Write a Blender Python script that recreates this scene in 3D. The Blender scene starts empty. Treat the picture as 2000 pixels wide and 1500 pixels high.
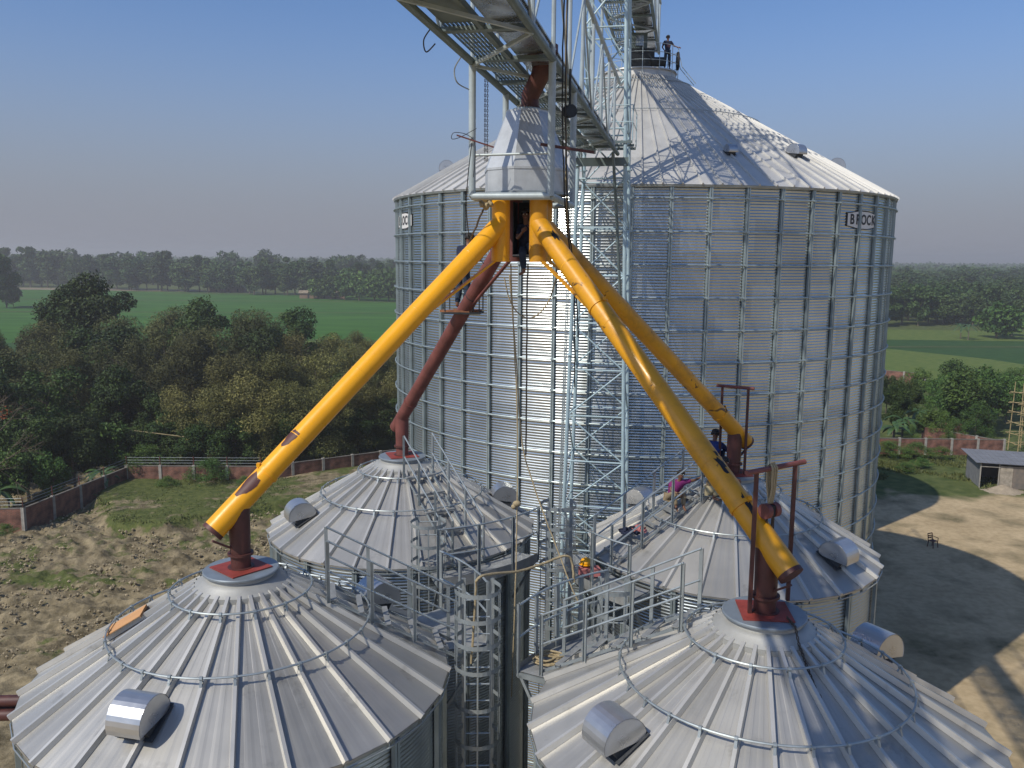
import bpy, bmesh, math, random
from mathutils import Vector, Matrix, noise
R = math.radians
SC = bpy.context.scene
C = SC.collection
random.seed(7)
# ---------------------------------------------------------------- camera
CAMZ = 21.12
PITCH, ROLL, FPX = R(8.4), R(0.5), 1675.0
f_ = Vector((0, math.cos(PITCH), -math.sin(PITCH)))
u_ = Vector((0, math.sin(PITCH), math.cos(PITCH)))
r_ = Vector((1, 0, 0))
rr = math.cos(ROLL) * r_ + math.sin(ROLL) * u_
uu = -math.sin(ROLL) * r_ + math.cos(ROLL) * u_
cam = bpy.data.cameras.new('camera')
cam.sensor_width = 36.0
cam.lens = 36.0 * FPX / 2000.0
cam.clip_start = 0.1
cam.clip_end = 20000
co = bpy.data.objects.new('camera', cam)
C.objects.link(co)
co.matrix_world = Matrix(((rr.x, uu.x, -f_.x, 0), (rr.y, uu.y, -f_.y, 0), (rr.z, uu.z, -f_.z, CAMZ), (0, 0, 0, 1)))
SC.camera = co
# ---------------------------------------------------------------- sky, sun, exposure
SUN_EL, SHADOW_AZ = R(45.2), R(48.8)
w = bpy.data.worlds.new('World')
SC.world = w
w.use_nodes = True
nt = w.node_tree
bg = nt.nodes['Background']
sky = nt.nodes.new('ShaderNodeTexSky')
sky.sky_type = 'NISHITA'
sky.sun_disc = False
sky.sun_elevation = SUN_EL
sky.sun_rotation = SHADOW_AZ + math.pi
sky.air_density = 1.0
sky.dust_density = 1.0
sky.ozone_density = 2.0
sky.altitude = 20
wtc = nt.nodes.new('ShaderNodeTexCoord')
wsx = nt.nodes.new('ShaderNodeSeparateXYZ')
nt.links.new(wtc.outputs['Generated'], wsx.inputs[0])
wmr = nt.nodes.new('ShaderNodeMapRange')
wmr.interpolation_type = 'SMOOTHERSTEP'
wmr.inputs[1].default_value, wmr.inputs[2].default_value = -0.04, 0.33
wmr.inputs[3].default_value, wmr.inputs[4].default_value = 0.0, 1.0
nt.links.new(wsx.outputs[2], wmr.inputs[0])
wti = nt.nodes.new('ShaderNodeMixRGB')
wti.blend_type = 'MULTIPLY'
wti.inputs[0].default_value = 1.0
wti.inputs[2].default_value = (0.78, 0.95, 1.22, 1)
nt.links.new(sky.outputs[0], wti.inputs[1])
wmx = nt.nodes.new('ShaderNodeMixRGB')
wmx.inputs[1].default_value = (2.75, 2.88, 3.42, 1)
nt.links.new(wmr.outputs[0], wmx.inputs[0])
nt.links.new(wti.outputs[0], wmx.inputs[2])
nt.links.new(wmx.outputs[0], bg.inputs[0])
bg.inputs[1].default_value = 0.098
sl = bpy.data.lights.new('sun', 'SUN')
sl.energy = 3.5
sl.angle = R(0.53)
sl.color = (1.0, 0.93, 0.82)
so = bpy.data.objects.new('sun', sl)
C.objects.link(so)
sd = Vector((math.sin(SHADOW_AZ) * math.cos(SUN_EL), math.cos(SHADOW_AZ) * math.cos(SUN_EL), -math.sin(SUN_EL)))
so.rotation_euler = sd.to_track_quat('-Z', 'Y').to_euler()
so.location = (-40, -40, 80)
SC.view_settings.view_transform = 'Standard'
SC.view_settings.look = 'None'
SC.view_settings.gamma = 1
SC.view_settings.exposure = 0.05
SC.cycles.use_denoising = True
SC.cycles.max_bounces = 6
SC.cycles.volume_bounces = 0
SC.cycles.transparent_max_bounces = 6
SC.cycles.sample_clamp_indirect = 6
SC.cycles.caustics_reflective = False
SC.cycles.caustics_refractive = False
# ---------------------------------------------------------------- frame of the plant: u across, v along
G = R(11.5)
Uv = Vector((math.cos(G), -math.sin(G), 0))
Vv = Vector((math.sin(G), math.cos(G), 0))


def P(u, v, z=0.0):
    q = u * Uv + v * Vv
    return Vector((q.x, q.y, z))


# ---------------------------------------------------------------- materials
def mat(name, col, rough=0.5, metal=0.0, var=0.15, scale=3.0, bump=0.0, bscale=20.0, spec=0.5, stretch=None, col2=None, thr=None, detail=5.0, coord='Object', rvar=0.0):
    m = bpy.data.materials.new(name)
    m.use_nodes = True
    t = m.node_tree
    b = t.nodes['Principled BSDF']
    b.inputs['Roughness'].default_value = rough
    b.inputs['Metallic'].default_value = metal
    b.inputs['Specular IOR Level'].default_value = spec
    tc = t.nodes.new('ShaderNodeTexCoord')
    mp = t.nodes.new('ShaderNodeMapping')
    t.links.new(tc.outputs[coord], mp.inputs[0])
    if stretch:
        mp.inputs['Scale'].default_value = stretch
    n = t.nodes.new('ShaderNodeTexNoise')
    n.inputs['Scale'].default_value = scale
    n.inputs['Detail'].default_value = detail
    n.inputs['Roughness'].default_value = 0.6
    t.links.new(mp.outputs[0], n.inputs['Vector'])
    cr = t.nodes.new('ShaderNodeValToRGB')
    e = cr.color_ramp.elements
    if thr is None:
        e[0].position, e[1].position = 0.3, 0.7
    else:
        e[0].position, e[1].position = thr
    e[0].color = (*[c * (1 - var) for c in col], 1)
    c2 = col2 if col2 else [min(1, c * (1 + var)) for c in col]
    e[1].color = (*c2, 1)
    t.links.new(n.outputs['Fac'], cr.inputs[0])
    t.links.new(cr.outputs[0], b.inputs['Base Color'])
    if rvar:
        mr = t.nodes.new('ShaderNodeMapRange')
        mr.inputs[1].default_value, mr.inputs[2].default_value = 0.3, 0.7
        mr.inputs[3].default_value, mr.inputs[4].default_value = rough - rvar, rough + rvar
        t.links.new(n.outputs['Fac'], mr.inputs[0])
        t.links.new(mr.outputs[0], b.inputs['Roughness'])
    if bump:
        n2 = t.nodes.new('ShaderNodeTexNoise')
        n2.inputs['Scale'].default_value = bscale
        n2.inputs['Detail'].default_value = 6
        t.links.new(tc.outputs[coord], n2.inputs['Vector'])
        bp = t.nodes.new('ShaderNodeBump')
        bp.inputs['Strength'].default_value = bump
        bp.inputs['Distance'].default_value = 0.05
        t.links.new(n2.outputs['Fac'], bp.inputs['Height'])
        t.links.new(bp.outputs[0], b.inputs['Normal'])
    return m


M = {}
M['roof'] = mat('galvanised_roof', (0.46, 0.45, 0.415), 0.43, 0.58, 0.09, 0.9, rvar=0.04, detail=3)
M['bigroof'] = mat('galvanised_big_roof', (0.62, 0.61, 0.57), 0.5, 0.35, 0.1, 0.9, rvar=0.06)
M['wall'] = mat('galvanised_wall', (0.54, 0.57, 0.555), 0.25, 0.95, 0.12, 0.5, rvar=0.04, stretch=(1, 1, 0.35))
M['swall'] = mat('galvanised_small_wall', (0.40, 0.44, 0.45), 0.32, 0.88, 0.15, 1.0, rvar=0.05)
M['stiff'] = mat('galvanised_stiffener', (0.36, 0.43, 0.44), 0.45, 0.55, 0.18, 2.0)
M['rod'] = mat('galvanised_rod', (0.38, 0.42, 0.42), 0.42, 0.6, 0.15, 4)
M['rail'] = mat('galvanised_rail', (0.34, 0.38, 0.39), 0.48, 0.5, 0.2, 3)
M['deck'] = mat('walkway_steel', (0.34, 0.35, 0.34), 0.55, 0.4, 0.25, 4)
M['ventneck'] = mat('vent_opening_shade', (0.05, 0.055, 0.06), 0.7, 0.2, 0.3, 30)  # near-black colour paints in the shaded opening under the hood
M['collar'] = mat('collar_sheet', (0.42, 0.42, 0.39), 0.55, 0.35, 0.12, 3)
M['vent'] = mat('vent_sheet', (0.52, 0.53, 0.54), 0.3, 0.8, 0.1, 2, rvar=0.06)
M['paint'] = mat('pale_blue_grey_paint', (0.38, 0.50, 0.54), 0.45, 0.1, 0.14, 3)
M['dpaint'] = mat('shaded_grey_green_paint', (0.13, 0.17, 0.17), 0.5, 0.1, 0.2, 3)  # grey-green with the shade of the bridge undersides darkened into the colour
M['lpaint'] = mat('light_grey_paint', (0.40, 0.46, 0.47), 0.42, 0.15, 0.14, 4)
M['casing'] = mat('conveyor_sheet', (0.36, 0.38, 0.39), 0.28, 0.85, 0.45, 2.5, rvar=0.08)
M['hopper'] = mat('hopper_sheet', (0.50, 0.525, 0.535), 0.38, 0.35, 0.15, 3.0, bump=0.03, bscale=4)
M['yellow'] = mat('yellow_paint', (0.86, 0.40, 0.008), 0.33, 0.0, 0.05, 1.3, spec=0.5)
M['ochre'] = mat('weathered_yellow_paint', (0.62, 0.29, 0.012), 0.4, 0.0, 0.22, 3.0, spec=0.5, stretch=(1, 1, 1))
M['maroon'] = mat('maroon_primer', (0.085, 0.028, 0.023), 0.55, 0.0, 0.3, 5)
M['red'] = mat('red_primer', (0.26, 0.045, 0.032), 0.6, 0.0, 0.25, 5)
M['dkred'] = mat('dull_red_oxide', (0.17, 0.055, 0.045), 0.6, 0.0, 0.35, 3)
M['dark'] = mat('dark_steel', (0.022, 0.027, 0.03), 0.6, 0.2, 0.4, 6)
M['black'] = mat('black_rubber', (0.012, 0.012, 0.014), 0.6, 0, 0.3, 6)
M['rope'] = mat('pale_rope', (0.36, 0.29, 0.17), 0.9, 0, 0.25, 40)
M['chain'] = mat('dark_chain', (0.10, 0.08, 0.06), 0.6, 0.4, 0.4, 40)
M['white'] = mat('white_decal', (0.72, 0.72, 0.69), 0.5, 0, 0.05, 3)
M['ink'] = mat('black_decal', (0.015, 0.015, 0.018), 0.5, 0, 0.1, 3)
M['cardboard'] = mat('cardboard', (0.56, 0.30, 0.13), 0.85, 0, 0.08, 4)
M['concrete'] = mat('concrete', (0.33, 0.31, 0.27), 0.9, 0, 0.25, 2.5, bump=0.2, bscale=30)
M['coping'] = mat('weathered_coping', (0.17, 0.15, 0.125), 0.9, 0, 0.35, 1.5)
M['tin'] = mat('rusty_tin', (0.22, 0.22, 0.21), 0.6, 0.3, 0.35, 1.2, col2=(0.30, 0.24, 0.19))
M['tinroof'] = mat('tin_roof_sheet', (0.22, 0.225, 0.235), 0.6, 0.2, 0.25, 1.5, stretch=(0.4, 3, 1))
M['bamboo'] = mat('bamboo_pole', (0.36, 0.28, 0.14), 0.7, 0, 0.25, 3)
M['skin'] = mat('skin', (0.17, 0.08, 0.046), 0.5, 0, 0.08, 8)
M['hair'] = mat('black_hair', (0.012, 0.010, 0.009), 0.5, 0, 0.2, 30)
M['purple'] = mat('purple_cloth', (0.20, 0.02, 0.14), 0.9, 0, 0.15, 8)
M['khaki'] = mat('khaki_cloth', (0.26, 0.20, 0.12), 0.9, 0, 0.2, 6)
M['cream'] = mat('cream_cloth', (0.40, 0.34, 0.20), 0.9, 0, 0.15, 6)
M['navy'] = mat('navy_cloth', (0.012, 0.018, 0.045), 0.9, 0, 0.2, 6)
M['jeans'] = mat('dark_jeans', (0.018, 0.035, 0.065), 0.9, 0, 0.35, 5)
M['blue'] = mat('blue_cloth', (0.015, 0.035, 0.16), 0.9, 0, 0.2, 6)
M['pink'] = mat('faded_pink_cloth', (0.45, 0.16, 0.15), 0.9, 0, 0.3, 9)
M['eye'] = mat('eye_white', (0.7, 0.68, 0.62), 0.4, 0, 0.02, 9)
M['trunk'] = mat('bark', (0.13, 0.10, 0.07), 0.9, 0, 0.3, 3)
M['brickplain'] = mat('far_mud_wall', (0.25, 0.16, 0.11), 0.9, 0, 0.3, 0.4)
M['thatch'] = mat('thatch', (0.26, 0.21, 0.14), 0.9, 0, 0.3, 1.0)


def brick_mat():
    m = bpy.data.materials.new('old_red_brick')
    m.use_nodes = True
    t = m.node_tree
    b = t.nodes['Principled BSDF']
    b.inputs['Roughness'].default_value = 0.9
    tc = t.nodes.new('ShaderNodeTexCoord')
    sx = t.nodes.new('ShaderNodeSeparateXYZ')
    cb = t.nodes.new('ShaderNodeCombineXYZ')
    t.links.new(tc.outputs['Object'], sx.inputs[0])
    t.links.new(sx.outputs[0], cb.inputs[0])
    t.links.new(sx.outputs[2], cb.inputs[1])
    br = t.nodes.new('ShaderNodeTexBrick')
    br.inputs['Scale'].default_value = 1.0
    br.inputs['Brick Width'].default_value = 0.25
    br.inputs['Row Height'].default_value = 0.085
    br.inputs['Mortar Size'].default_value = 0.012
    br.inputs['Color1'].default_value = (0.30, 0.105, 0.065, 1)
    br.inputs['Color2'].default_value = (0.20, 0.075, 0.05, 1)
    br.inputs['Mortar'].default_value = (0.24, 0.18, 0.14, 1)
    t.links.new(cb.outputs[0], br.inputs['Vector'])
    n = t.nodes.new('ShaderNodeTexNoise')
    n.inputs['Scale'].default_value = 1.3
    n.inputs['Detail'].default_value = 6
    t.links.new(tc.outputs['Object'], n.inputs['Vector'])
    cr = t.nodes.new('ShaderNodeValToRGB')
    cr.color_ramp.elements[0].position = 0.35
    cr.color_ramp.elements[0].color = (0.35, 0.33, 0.32, 1)
    cr.color_ramp.elements[1].position = 0.6
    cr.color_ramp.elements[1].color = (1, 1, 1, 1)
    t.links.new(n.outputs['Fac'], cr.inputs[0])
    mx = t.nodes.new('ShaderNodeMixRGB')
    mx.blend_type = 'MULTIPLY'
    mx.inputs[0].default_value = 1
    t.links.new(br.outputs['Color'], mx.inputs[1])
    t.links.new(cr.outputs[0], mx.inputs[2])
    t.links.new(mx.outputs[0], b.inputs['Base Color'])
    return m


M['brick'] = brick_mat()


def add_panelvar(m, lo=0.86, hi=1.12, streak=None):
    t = m.node_tree
    b = t.nodes['Principled BSDF']
    ramp = [n for n in t.nodes if n.type == 'VALTORGB'][0]
    at = t.nodes.new('ShaderNodeAttribute')
    at.attribute_name = 'panelvar'
    mr = t.nodes.new('ShaderNodeMapRange')
    mr.inputs[3].default_value, mr.inputs[4].default_value = lo, hi
    t.links.new(at.outputs['Fac'], mr.inputs[0])
    hs = t.nodes.new('ShaderNodeHueSaturation')
    t.links.new(ramp.outputs[0], hs.inputs['Color'])
    last = mr.outputs[0]
    if streak:
        # stains and dust with a shape of their own
        tc = [n for n in t.nodes if n.type == 'TEX_COORD'][0]
        n = t.nodes.new('ShaderNodeTexNoise')
        n.inputs['Scale'].default_value = streak
        n.inputs['Detail'].default_value = 9
        n.inputs['Roughness'].default_value = 0.7
        t.links.new(tc.outputs['Object'], n.inputs['Vector'])
        m2 = t.nodes.new('ShaderNodeMapRange')
        m2.inputs[1].default_value, m2.inputs[2].default_value = 0.28, 0.42
        m2.inputs[3].default_value, m2.inputs[4].default_value = 0.72, 1.0
        t.links.new(n.outputs['Fac'], m2.inputs[0])
        mu = t.nodes.new('ShaderNodeMath')
        mu.operation = 'MULTIPLY'
        t.links.new(mr.outputs[0], mu.inputs[0])
        t.links.new(m2.outputs[0], mu.inputs[1])
        last = mu.outputs[0]
    t.links.new(last, hs.inputs['Value'])
    t.links.new(hs.outputs[0], b.inputs['Base Color'])


add_panelvar(M['roof'], 0.86, 1.30, 2.4)
add_panelvar(M['bigroof'], 0.92, 1.07, 0.8)
add_panelvar(M['wall'], 0.86, 1.10)
add_panelvar(M['swall'], 0.88, 1.08)


def set_panelvar(me, vals):
    a = me.attributes.new('panelvar', 'FLOAT', 'FACE')
    a.data.foreach_set('value', vals)


def pipe_mat(name, base, dirt, amount, scale, grime=0.35):
    """painted pipe with dark scuffs of their own shape and streaky dirt along its length"""
    m = mat(name, base, 0.32, 0.0, 0.06, 1.4)
    t = m.node_tree
    b = t.nodes['Principled BSDF']
    ramp = [n for n in t.nodes if n.type == 'VALTORGB'][0]
    tc = [n for n in t.nodes if n.type == 'TEX_COORD'][0]
    n = t.nodes.new('ShaderNodeTexNoise')
    n.inputs['Scale'].default_value = scale
    n.inputs['Detail'].default_value = 8
    n.inputs['Distortion'].default_value = 1.2
    t.links.new(tc.outputs['Object'], n.inputs['Vector'])
    cr = t.nodes.new('ShaderNodeValToRGB')
    cr.color_ramp.elements[0].position = amount
    cr.color_ramp.elements[0].color = (0, 0, 0, 1)
    cr.color_ramp.elements[1].position = amount + 0.03
    cr.color_ramp.elements[1].color = (1, 1, 1, 1)
    t.links.new(n.outputs['Fac'], cr.inputs[0])
    mx = t.nodes.new('ShaderNodeMixRGB')
    t.links.new(cr.outputs[0], mx.inputs[0])
    t.links.new(ramp.outputs[0], mx.inputs[1])
    mx.inputs[2].default_value = (*dirt, 1)
    n4 = t.nodes.new('ShaderNodeTexNoise')
    n4.inputs['Scale'].default_value = 1.1
    n4.inputs['Detail'].default_value = 10
    n4.inputs['Roughness'].default_value = 0.75
    t.links.new(tc.outputs['Object'], n4.inputs['Vector'])
    m4 = t.nodes.new('ShaderNodeMapRange')
    m4.inputs[1].default_value, m4.inputs[2].default_value = 0.50, 0.72
    m4.inputs[3].default_value, m4.inputs[4].default_value = 0.0, grime
    t.links.new(n4.outputs['Fac'], m4.inputs[0])
    mg = t.nodes.new('ShaderNodeMixRGB')
    t.links.new(m4.outputs[0], mg.inputs[0])
    t.links.new(mx.outputs[0], mg.inputs[1])
    mg.inputs[2].default_value = (0.22, 0.12, 0.03, 1)
    t.links.new(mg.outputs[0], b.inputs['Base Color'])
    m5 = t.nodes.new('ShaderNodeMapRange')
    m5.inputs[1].default_value, m5.inputs[2].default_value = 0.35, 0.7
    m5.inputs[3].default_value, m5.inputs[4].default_value = 0.26, 0.55
    t.links.new(n4.outputs['Fac'], m5.inputs[0])
    t.links.new(m5.outputs[0], b.inputs['Roughness'])
    n6 = t.nodes.new('ShaderNodeTexNoise')
    n6.inputs['Scale'].default_value = 5.0
    n6.inputs['Detail'].default_value = 4
    t.links.new(tc.outputs['Object'], n6.inputs['Vector'])
    b6 = t.nodes.new('ShaderNodeBump')
    b6.inputs['Strength'].default_value = 0.12
    b6.inputs['Distance'].default_value = 0.03
    t.links.new(n6.outputs['Fac'], b6.inputs['Height'])
    t.links.new(b6.outputs[0], b.inputs['Normal'])
    return m


M['yellowpipe'] = pipe_mat('bright_yellow_pipe_paint', (0.88, 0.41, 0.008), (0.35, 0.13, 0.02), 0.73, 2.2)
M['ochrepipe'] = pipe_mat('scuffed_yellow_pipe_paint', (0.68, 0.32, 0.012), (0.12, 0.06, 0.015), 0.635, 2.6, 0.7)


def leaf_mat(name, c1, c2, rough=0.6):
    m = bpy.data.materials.new(name)
    m.use_nodes = True
    t = m.node_tree
    b = t.nodes['Principled BSDF']
    b.inputs['Roughness'].default_value = rough
    b.inputs['Specular IOR Level'].default_value = 0.25
    a = t.nodes.new('ShaderNodeAttribute')
    a.attribute_name = 'leafvar'
    oi = t.nodes.new('ShaderNodeObjectInfo')
    mx = t.nodes.new('ShaderNodeMixRGB')
    mx.inputs[1].default_value = (*c1, 1)
    mx.inputs[2].default_value = (*c2, 1)
    t.links.new(a.outputs['Fac'], mx.inputs[0])
    hs = t.nodes.new('ShaderNodeHueSaturation')
    mr = t.nodes.new('ShaderNodeMapRange')
    mr.inputs[3].default_value, mr.inputs[4].default_value = 0.7, 1.3
    t.links.new(oi.outputs['Random'], mr.inputs[0])
    t.links.new(mr.outputs[0], hs.inputs['Value'])
    mr2 = t.nodes.new('ShaderNodeMapRange')
    mr2.inputs[3].default_value, mr2.inputs[4].default_value = 0.485, 0.515
    ml = t.nodes.new('ShaderNodeMath')
    ml.operation = 'FRACT'
    m3 = t.nodes.new('ShaderNodeMath')
    m3.operation = 'MULTIPLY'
    m3.inputs[1].default_value = 7.31
    t.links.new(oi.outputs['Random'], m3.inputs[0])
    t.links.new(m3.outputs[0], ml.inputs[0])
    t.links.new(ml.outputs[0], mr2.inputs[0])
    t.links.new(mr2.outputs[0], hs.inputs['Hue'])
    t.links.new(mx.outputs[0], hs.inputs['Color'])
    t.links.new(hs.outputs[0], b.inputs['Base Color'])
    return m


M['leaf_dark'] = leaf_mat('dark_green_leaves', (0.012, 0.028, 0.006), (0.080, 0.13, 0.026))
M['leaf_olive'] = leaf_mat('olive_leaves', (0.050, 0.055, 0.014), (0.24, 0.225, 0.07))
M['leaf_brown'] = leaf_mat('brownish_leaves', (0.028, 0.034, 0.011), (0.15, 0.155, 0.050))
M['leaf_green'] = leaf_mat('fresh_green_leaves', (0.035, 0.075, 0.014), (0.12, 0.20, 0.04))
M['leaf_far'] = leaf_mat('far_green_leaves', (0.022, 0.048, 0.014), (0.075, 0.125, 0.030))
M['leaf_red'] = leaf_mat('red_leaves', (0.14, 0.025, 0.01), (0.25, 0.06, 0.02))


# ---------------------------------------------------------------- mesh builder
class MB:
    def __init__(s):
        s.v, s.f, s.pv = [], [], None

    def quad(s, a, b, c, d):
        n = len(s.v)
        s.v += [tuple(a), tuple(b), tuple(c), tuple(d)]
        s.f.append((n, n + 1, n + 2, n + 3))

    def box(s, c, size, rot=None):
        c = Vector(c)
        hx, hy, hz = size[0] / 2, size[1] / 2, size[2] / 2
        n = len(s.v)
        for x, y, z in ((-1, -1, -1), (1, -1, -1), (1, 1, -1), (-1, 1, -1), (-1, -1, 1), (1, -1, 1), (1, 1, 1), (-1, 1, 1)):
            q = Vector((x * hx, y * hy, z * hz))
            if rot is not None:
                q = rot @ q
            s.v.append(tuple(c + q))
        for f in ((0, 3, 2, 1), (4, 5, 6, 7), (0, 1, 5, 4), (1, 2, 6, 5), (2, 3, 7, 6), (3, 0, 4, 7)):
            s.f.append(tuple(n + i for i in f))

    def bar(s, a, b, w, h, up=(0, 0, 1)):
        """rectangular bar from a to b, w sideways, h along up"""
        a, b = Vector(a), Vector(b)
        d = (b - a)
        L = d.length
        if L < 1e-6:
            return
        d /= L
        up = Vector(up)
        if abs(d.dot(up)) > 0.98:
            up = Vector((1, 0, 0)) if abs(d.x) < 0.9 else Vector((0, 1, 0))
        x = d.cross(up).normalized()
        y = x.cross(d).normalized()
        rot = Matrix((x, d, y)).transposed()
        s.box((a + b) / 2, (w, L, h), rot)

    def chan(s, a, b, w, h, th=0.006, up=(0, 0, 1)):
        """C channel from a to b: web w wide, flanges h deep"""
        a, b = Vector(a), Vector(b)
        d = (b - a).normalized()
        up = Vector(up)
        if abs(d.dot(up)) > 0.98:
            up = Vector((1, 0, 0))
        x = d.cross(up).normalized()
        y = x.cross(d).normalized()
        s.bar(a, b, w, th, up=y)
        for k in (-1, 1):
            o = x * (k * (w / 2 - th / 2)) + y * (h / 2)
            s.bar(a + o, b + o, th, h - 0.002, up=y)

    def cyl(s, a, b, r, n=10, r2=None, caps=True):
        a, b = Vector(a), Vector(b)
        d = (b - a)
        if d.length < 1e-6:
            return
        d.normalize()
        t = Vector((0, 0, 1)) if abs(d.z) < 0.9 else Vector((1, 0, 0))
        x = d.cross(t).normalized()
        y = d.cross(x)
        r2 = r if r2 is None else r2
        k = len(s.v)
        for q, ra in ((a, r), (b, r2)):
            for i in range(n):
                an = 2 * math.pi * i / n
                s.v.append(tuple(q + x * (ra * math.cos(an)) + y * (ra * math.sin(an))))
        for i in range(n):
            j = (i + 1) % n
            s.f.append((k + i, k + j, k + n + j, k + n + i))
        if caps:
            s.f.append(tuple(k + i for i in range(n))[::-1])
            s.f.append(tuple(k + n + i for i in range(n)))

    def tube(s, pts, r, n=6, closed=False):
        pts = [Vector(p) for p in pts]
        m = len(pts)
        k = len(s.v)
        x = None
        for i in range(m):
            if closed:
                d = pts[(i + 1) % m] - pts[i - 1]
            else:
                d = pts[min(i + 1, m - 1)] - pts[max(i - 1, 0)]
            d.normalize()
            if x is None:
                t = Vector((0, 0, 1)) if abs(d.z) < 0.9 else Vector((1, 0, 0))
                x = d.cross(t).normalized()
            else:
                x = (x - d * x.dot(d)).normalized()
            y = d.cross(x)
            for j in range(n):
                an = 2 * math.pi * j / n
                s.v.append(tuple(pts[i] + x * (r * math.cos(an)) + y * (r * math.sin(an))))
        for i in range(m if closed else m - 1):
            i2 = (i + 1) % m
            for j in range(n):
                j2 = (j + 1) % n
                s.f.append((k + i * n + j, k + i * n + j2, k + i2 * n + j2, k + i2 * n + j))
        if not closed:
            s.f.append(tuple(k + j for j in range(n))[::-1])
            s.f.append(tuple(k + (m - 1) * n + j for j in range(n)))

    def lathe(s, prof, n, c=(0, 0, 0), a0=0.0, closed=False):
        k = len(s.v)
        for r, z in prof:
            for i in range(n):
                an = a0 + 2 * math.pi * i / n
                s.v.append((c[0] + r * math.cos(an), c[1] + r * math.sin(an), c[2] + z))
        m = len(prof)
        for i in range(m if closed else m - 1):
            i2 = (i + 1) % m
            for j in range(n):
                j2 = (j + 1) % n
                s.f.append((k + i * n + j, k + i * n + j2, k + i2 * n + j2, k + i2 * n + j))

    def prism(s, poly, a, b):
        """poly: list of Vector (3d) for one end, swept by vector b-a"""
        d = Vector(b) - Vector(a)
        k = len(s.v)
        n = len(poly)
        for p in poly:
            s.v.append(tuple(p))
        for p in poly:
            s.v.append(tuple(Vector(p) + d))
        s.f.append(tuple(k + i for i in range(n))[::-1])
        s.f.append(tuple(k + n + i for i in range(n)))
        for i in range(n):
            j = (i + 1) % n
            s.f.append((k + i, k + j, k + n + j, k + n + i))

    def sphere(s, c, r, n=12, sc=(1, 1, 1)):
        prof = [(max(1e-4, math.sin(math.pi * i / (n // 2 + 2))) * r, -math.cos(math.pi * i / (n // 2 + 2)) * r) for i in range(n // 2 + 3)]
        k = len(s.v)
        s.lathe(prof, n)
        for i in range(k, len(s.v)):
            x, y, z = s.v[i]
            s.v[i] = (c[0] + x * sc[0], c[1] + y * sc[1], c[2] + z * sc[2])

    def mesh(s, name, m=None, smooth=35, fix=True):
        me = bpy.data.meshes.new(name)
        me.from_pydata(s.v, [], s.f)
        if fix:
            bm = bmesh.new()
            bm.from_mesh(me)
            bmesh.ops.recalc_face_normals(bm, faces=bm.faces)
            bm.to_mesh(me)
            bm.free()
        if m is not None:
            me.materials.append(m)
        if s.pv and len(s.pv) == len(me.polygons):
            set_panelvar(me, s.pv)
        if smooth:
            me.shade_smooth()
            me.set_sharp_from_angle(angle=R(smooth))
        return me

    def build(s, name, m, parent=None, smooth=35, fix=True, loc=None):
        o = bpy.data.objects.new(name, s.mesh(name, m, smooth, fix))
        C.objects.link(o)
        if loc is not None:
            o.location = loc
        if parent is not None:
            o.parent = parent
        return o


def obj_from(me, name, parent=None, loc=(0, 0, 0), rotz=0.0):
    o = bpy.data.objects.new(name, me)
    C.objects.link(o)
    o.location = loc
    o.rotation_euler = (0, 0, rotz)
    if parent is not None:
        o.parent = parent
    return o


def tag(o, label=None, cat=None, group=None, kind=None):
    if label:
        o['label'] = label
    if cat:
        o['category'] = cat
    if group:
        o['group'] = group
    if kind:
        o['kind'] = kind
    return o


def thing(name, label, cat, loc=(0, 0, 0), rotz=0.0, group=None):
    o = bpy.data.objects.new(name, None)
    C.objects.link(o)
    o.empty_display_size = 0.2
    o.location = loc
    o.rotation_euler = (0, 0, rotz)
    return tag(o, label, cat, group)


def az(a, r, z=0.0):
    """local polar, azimuth in degrees clockwise from +Y"""
    return Vector((r * math.sin(R(a)), r * math.cos(R(a)), z))


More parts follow.
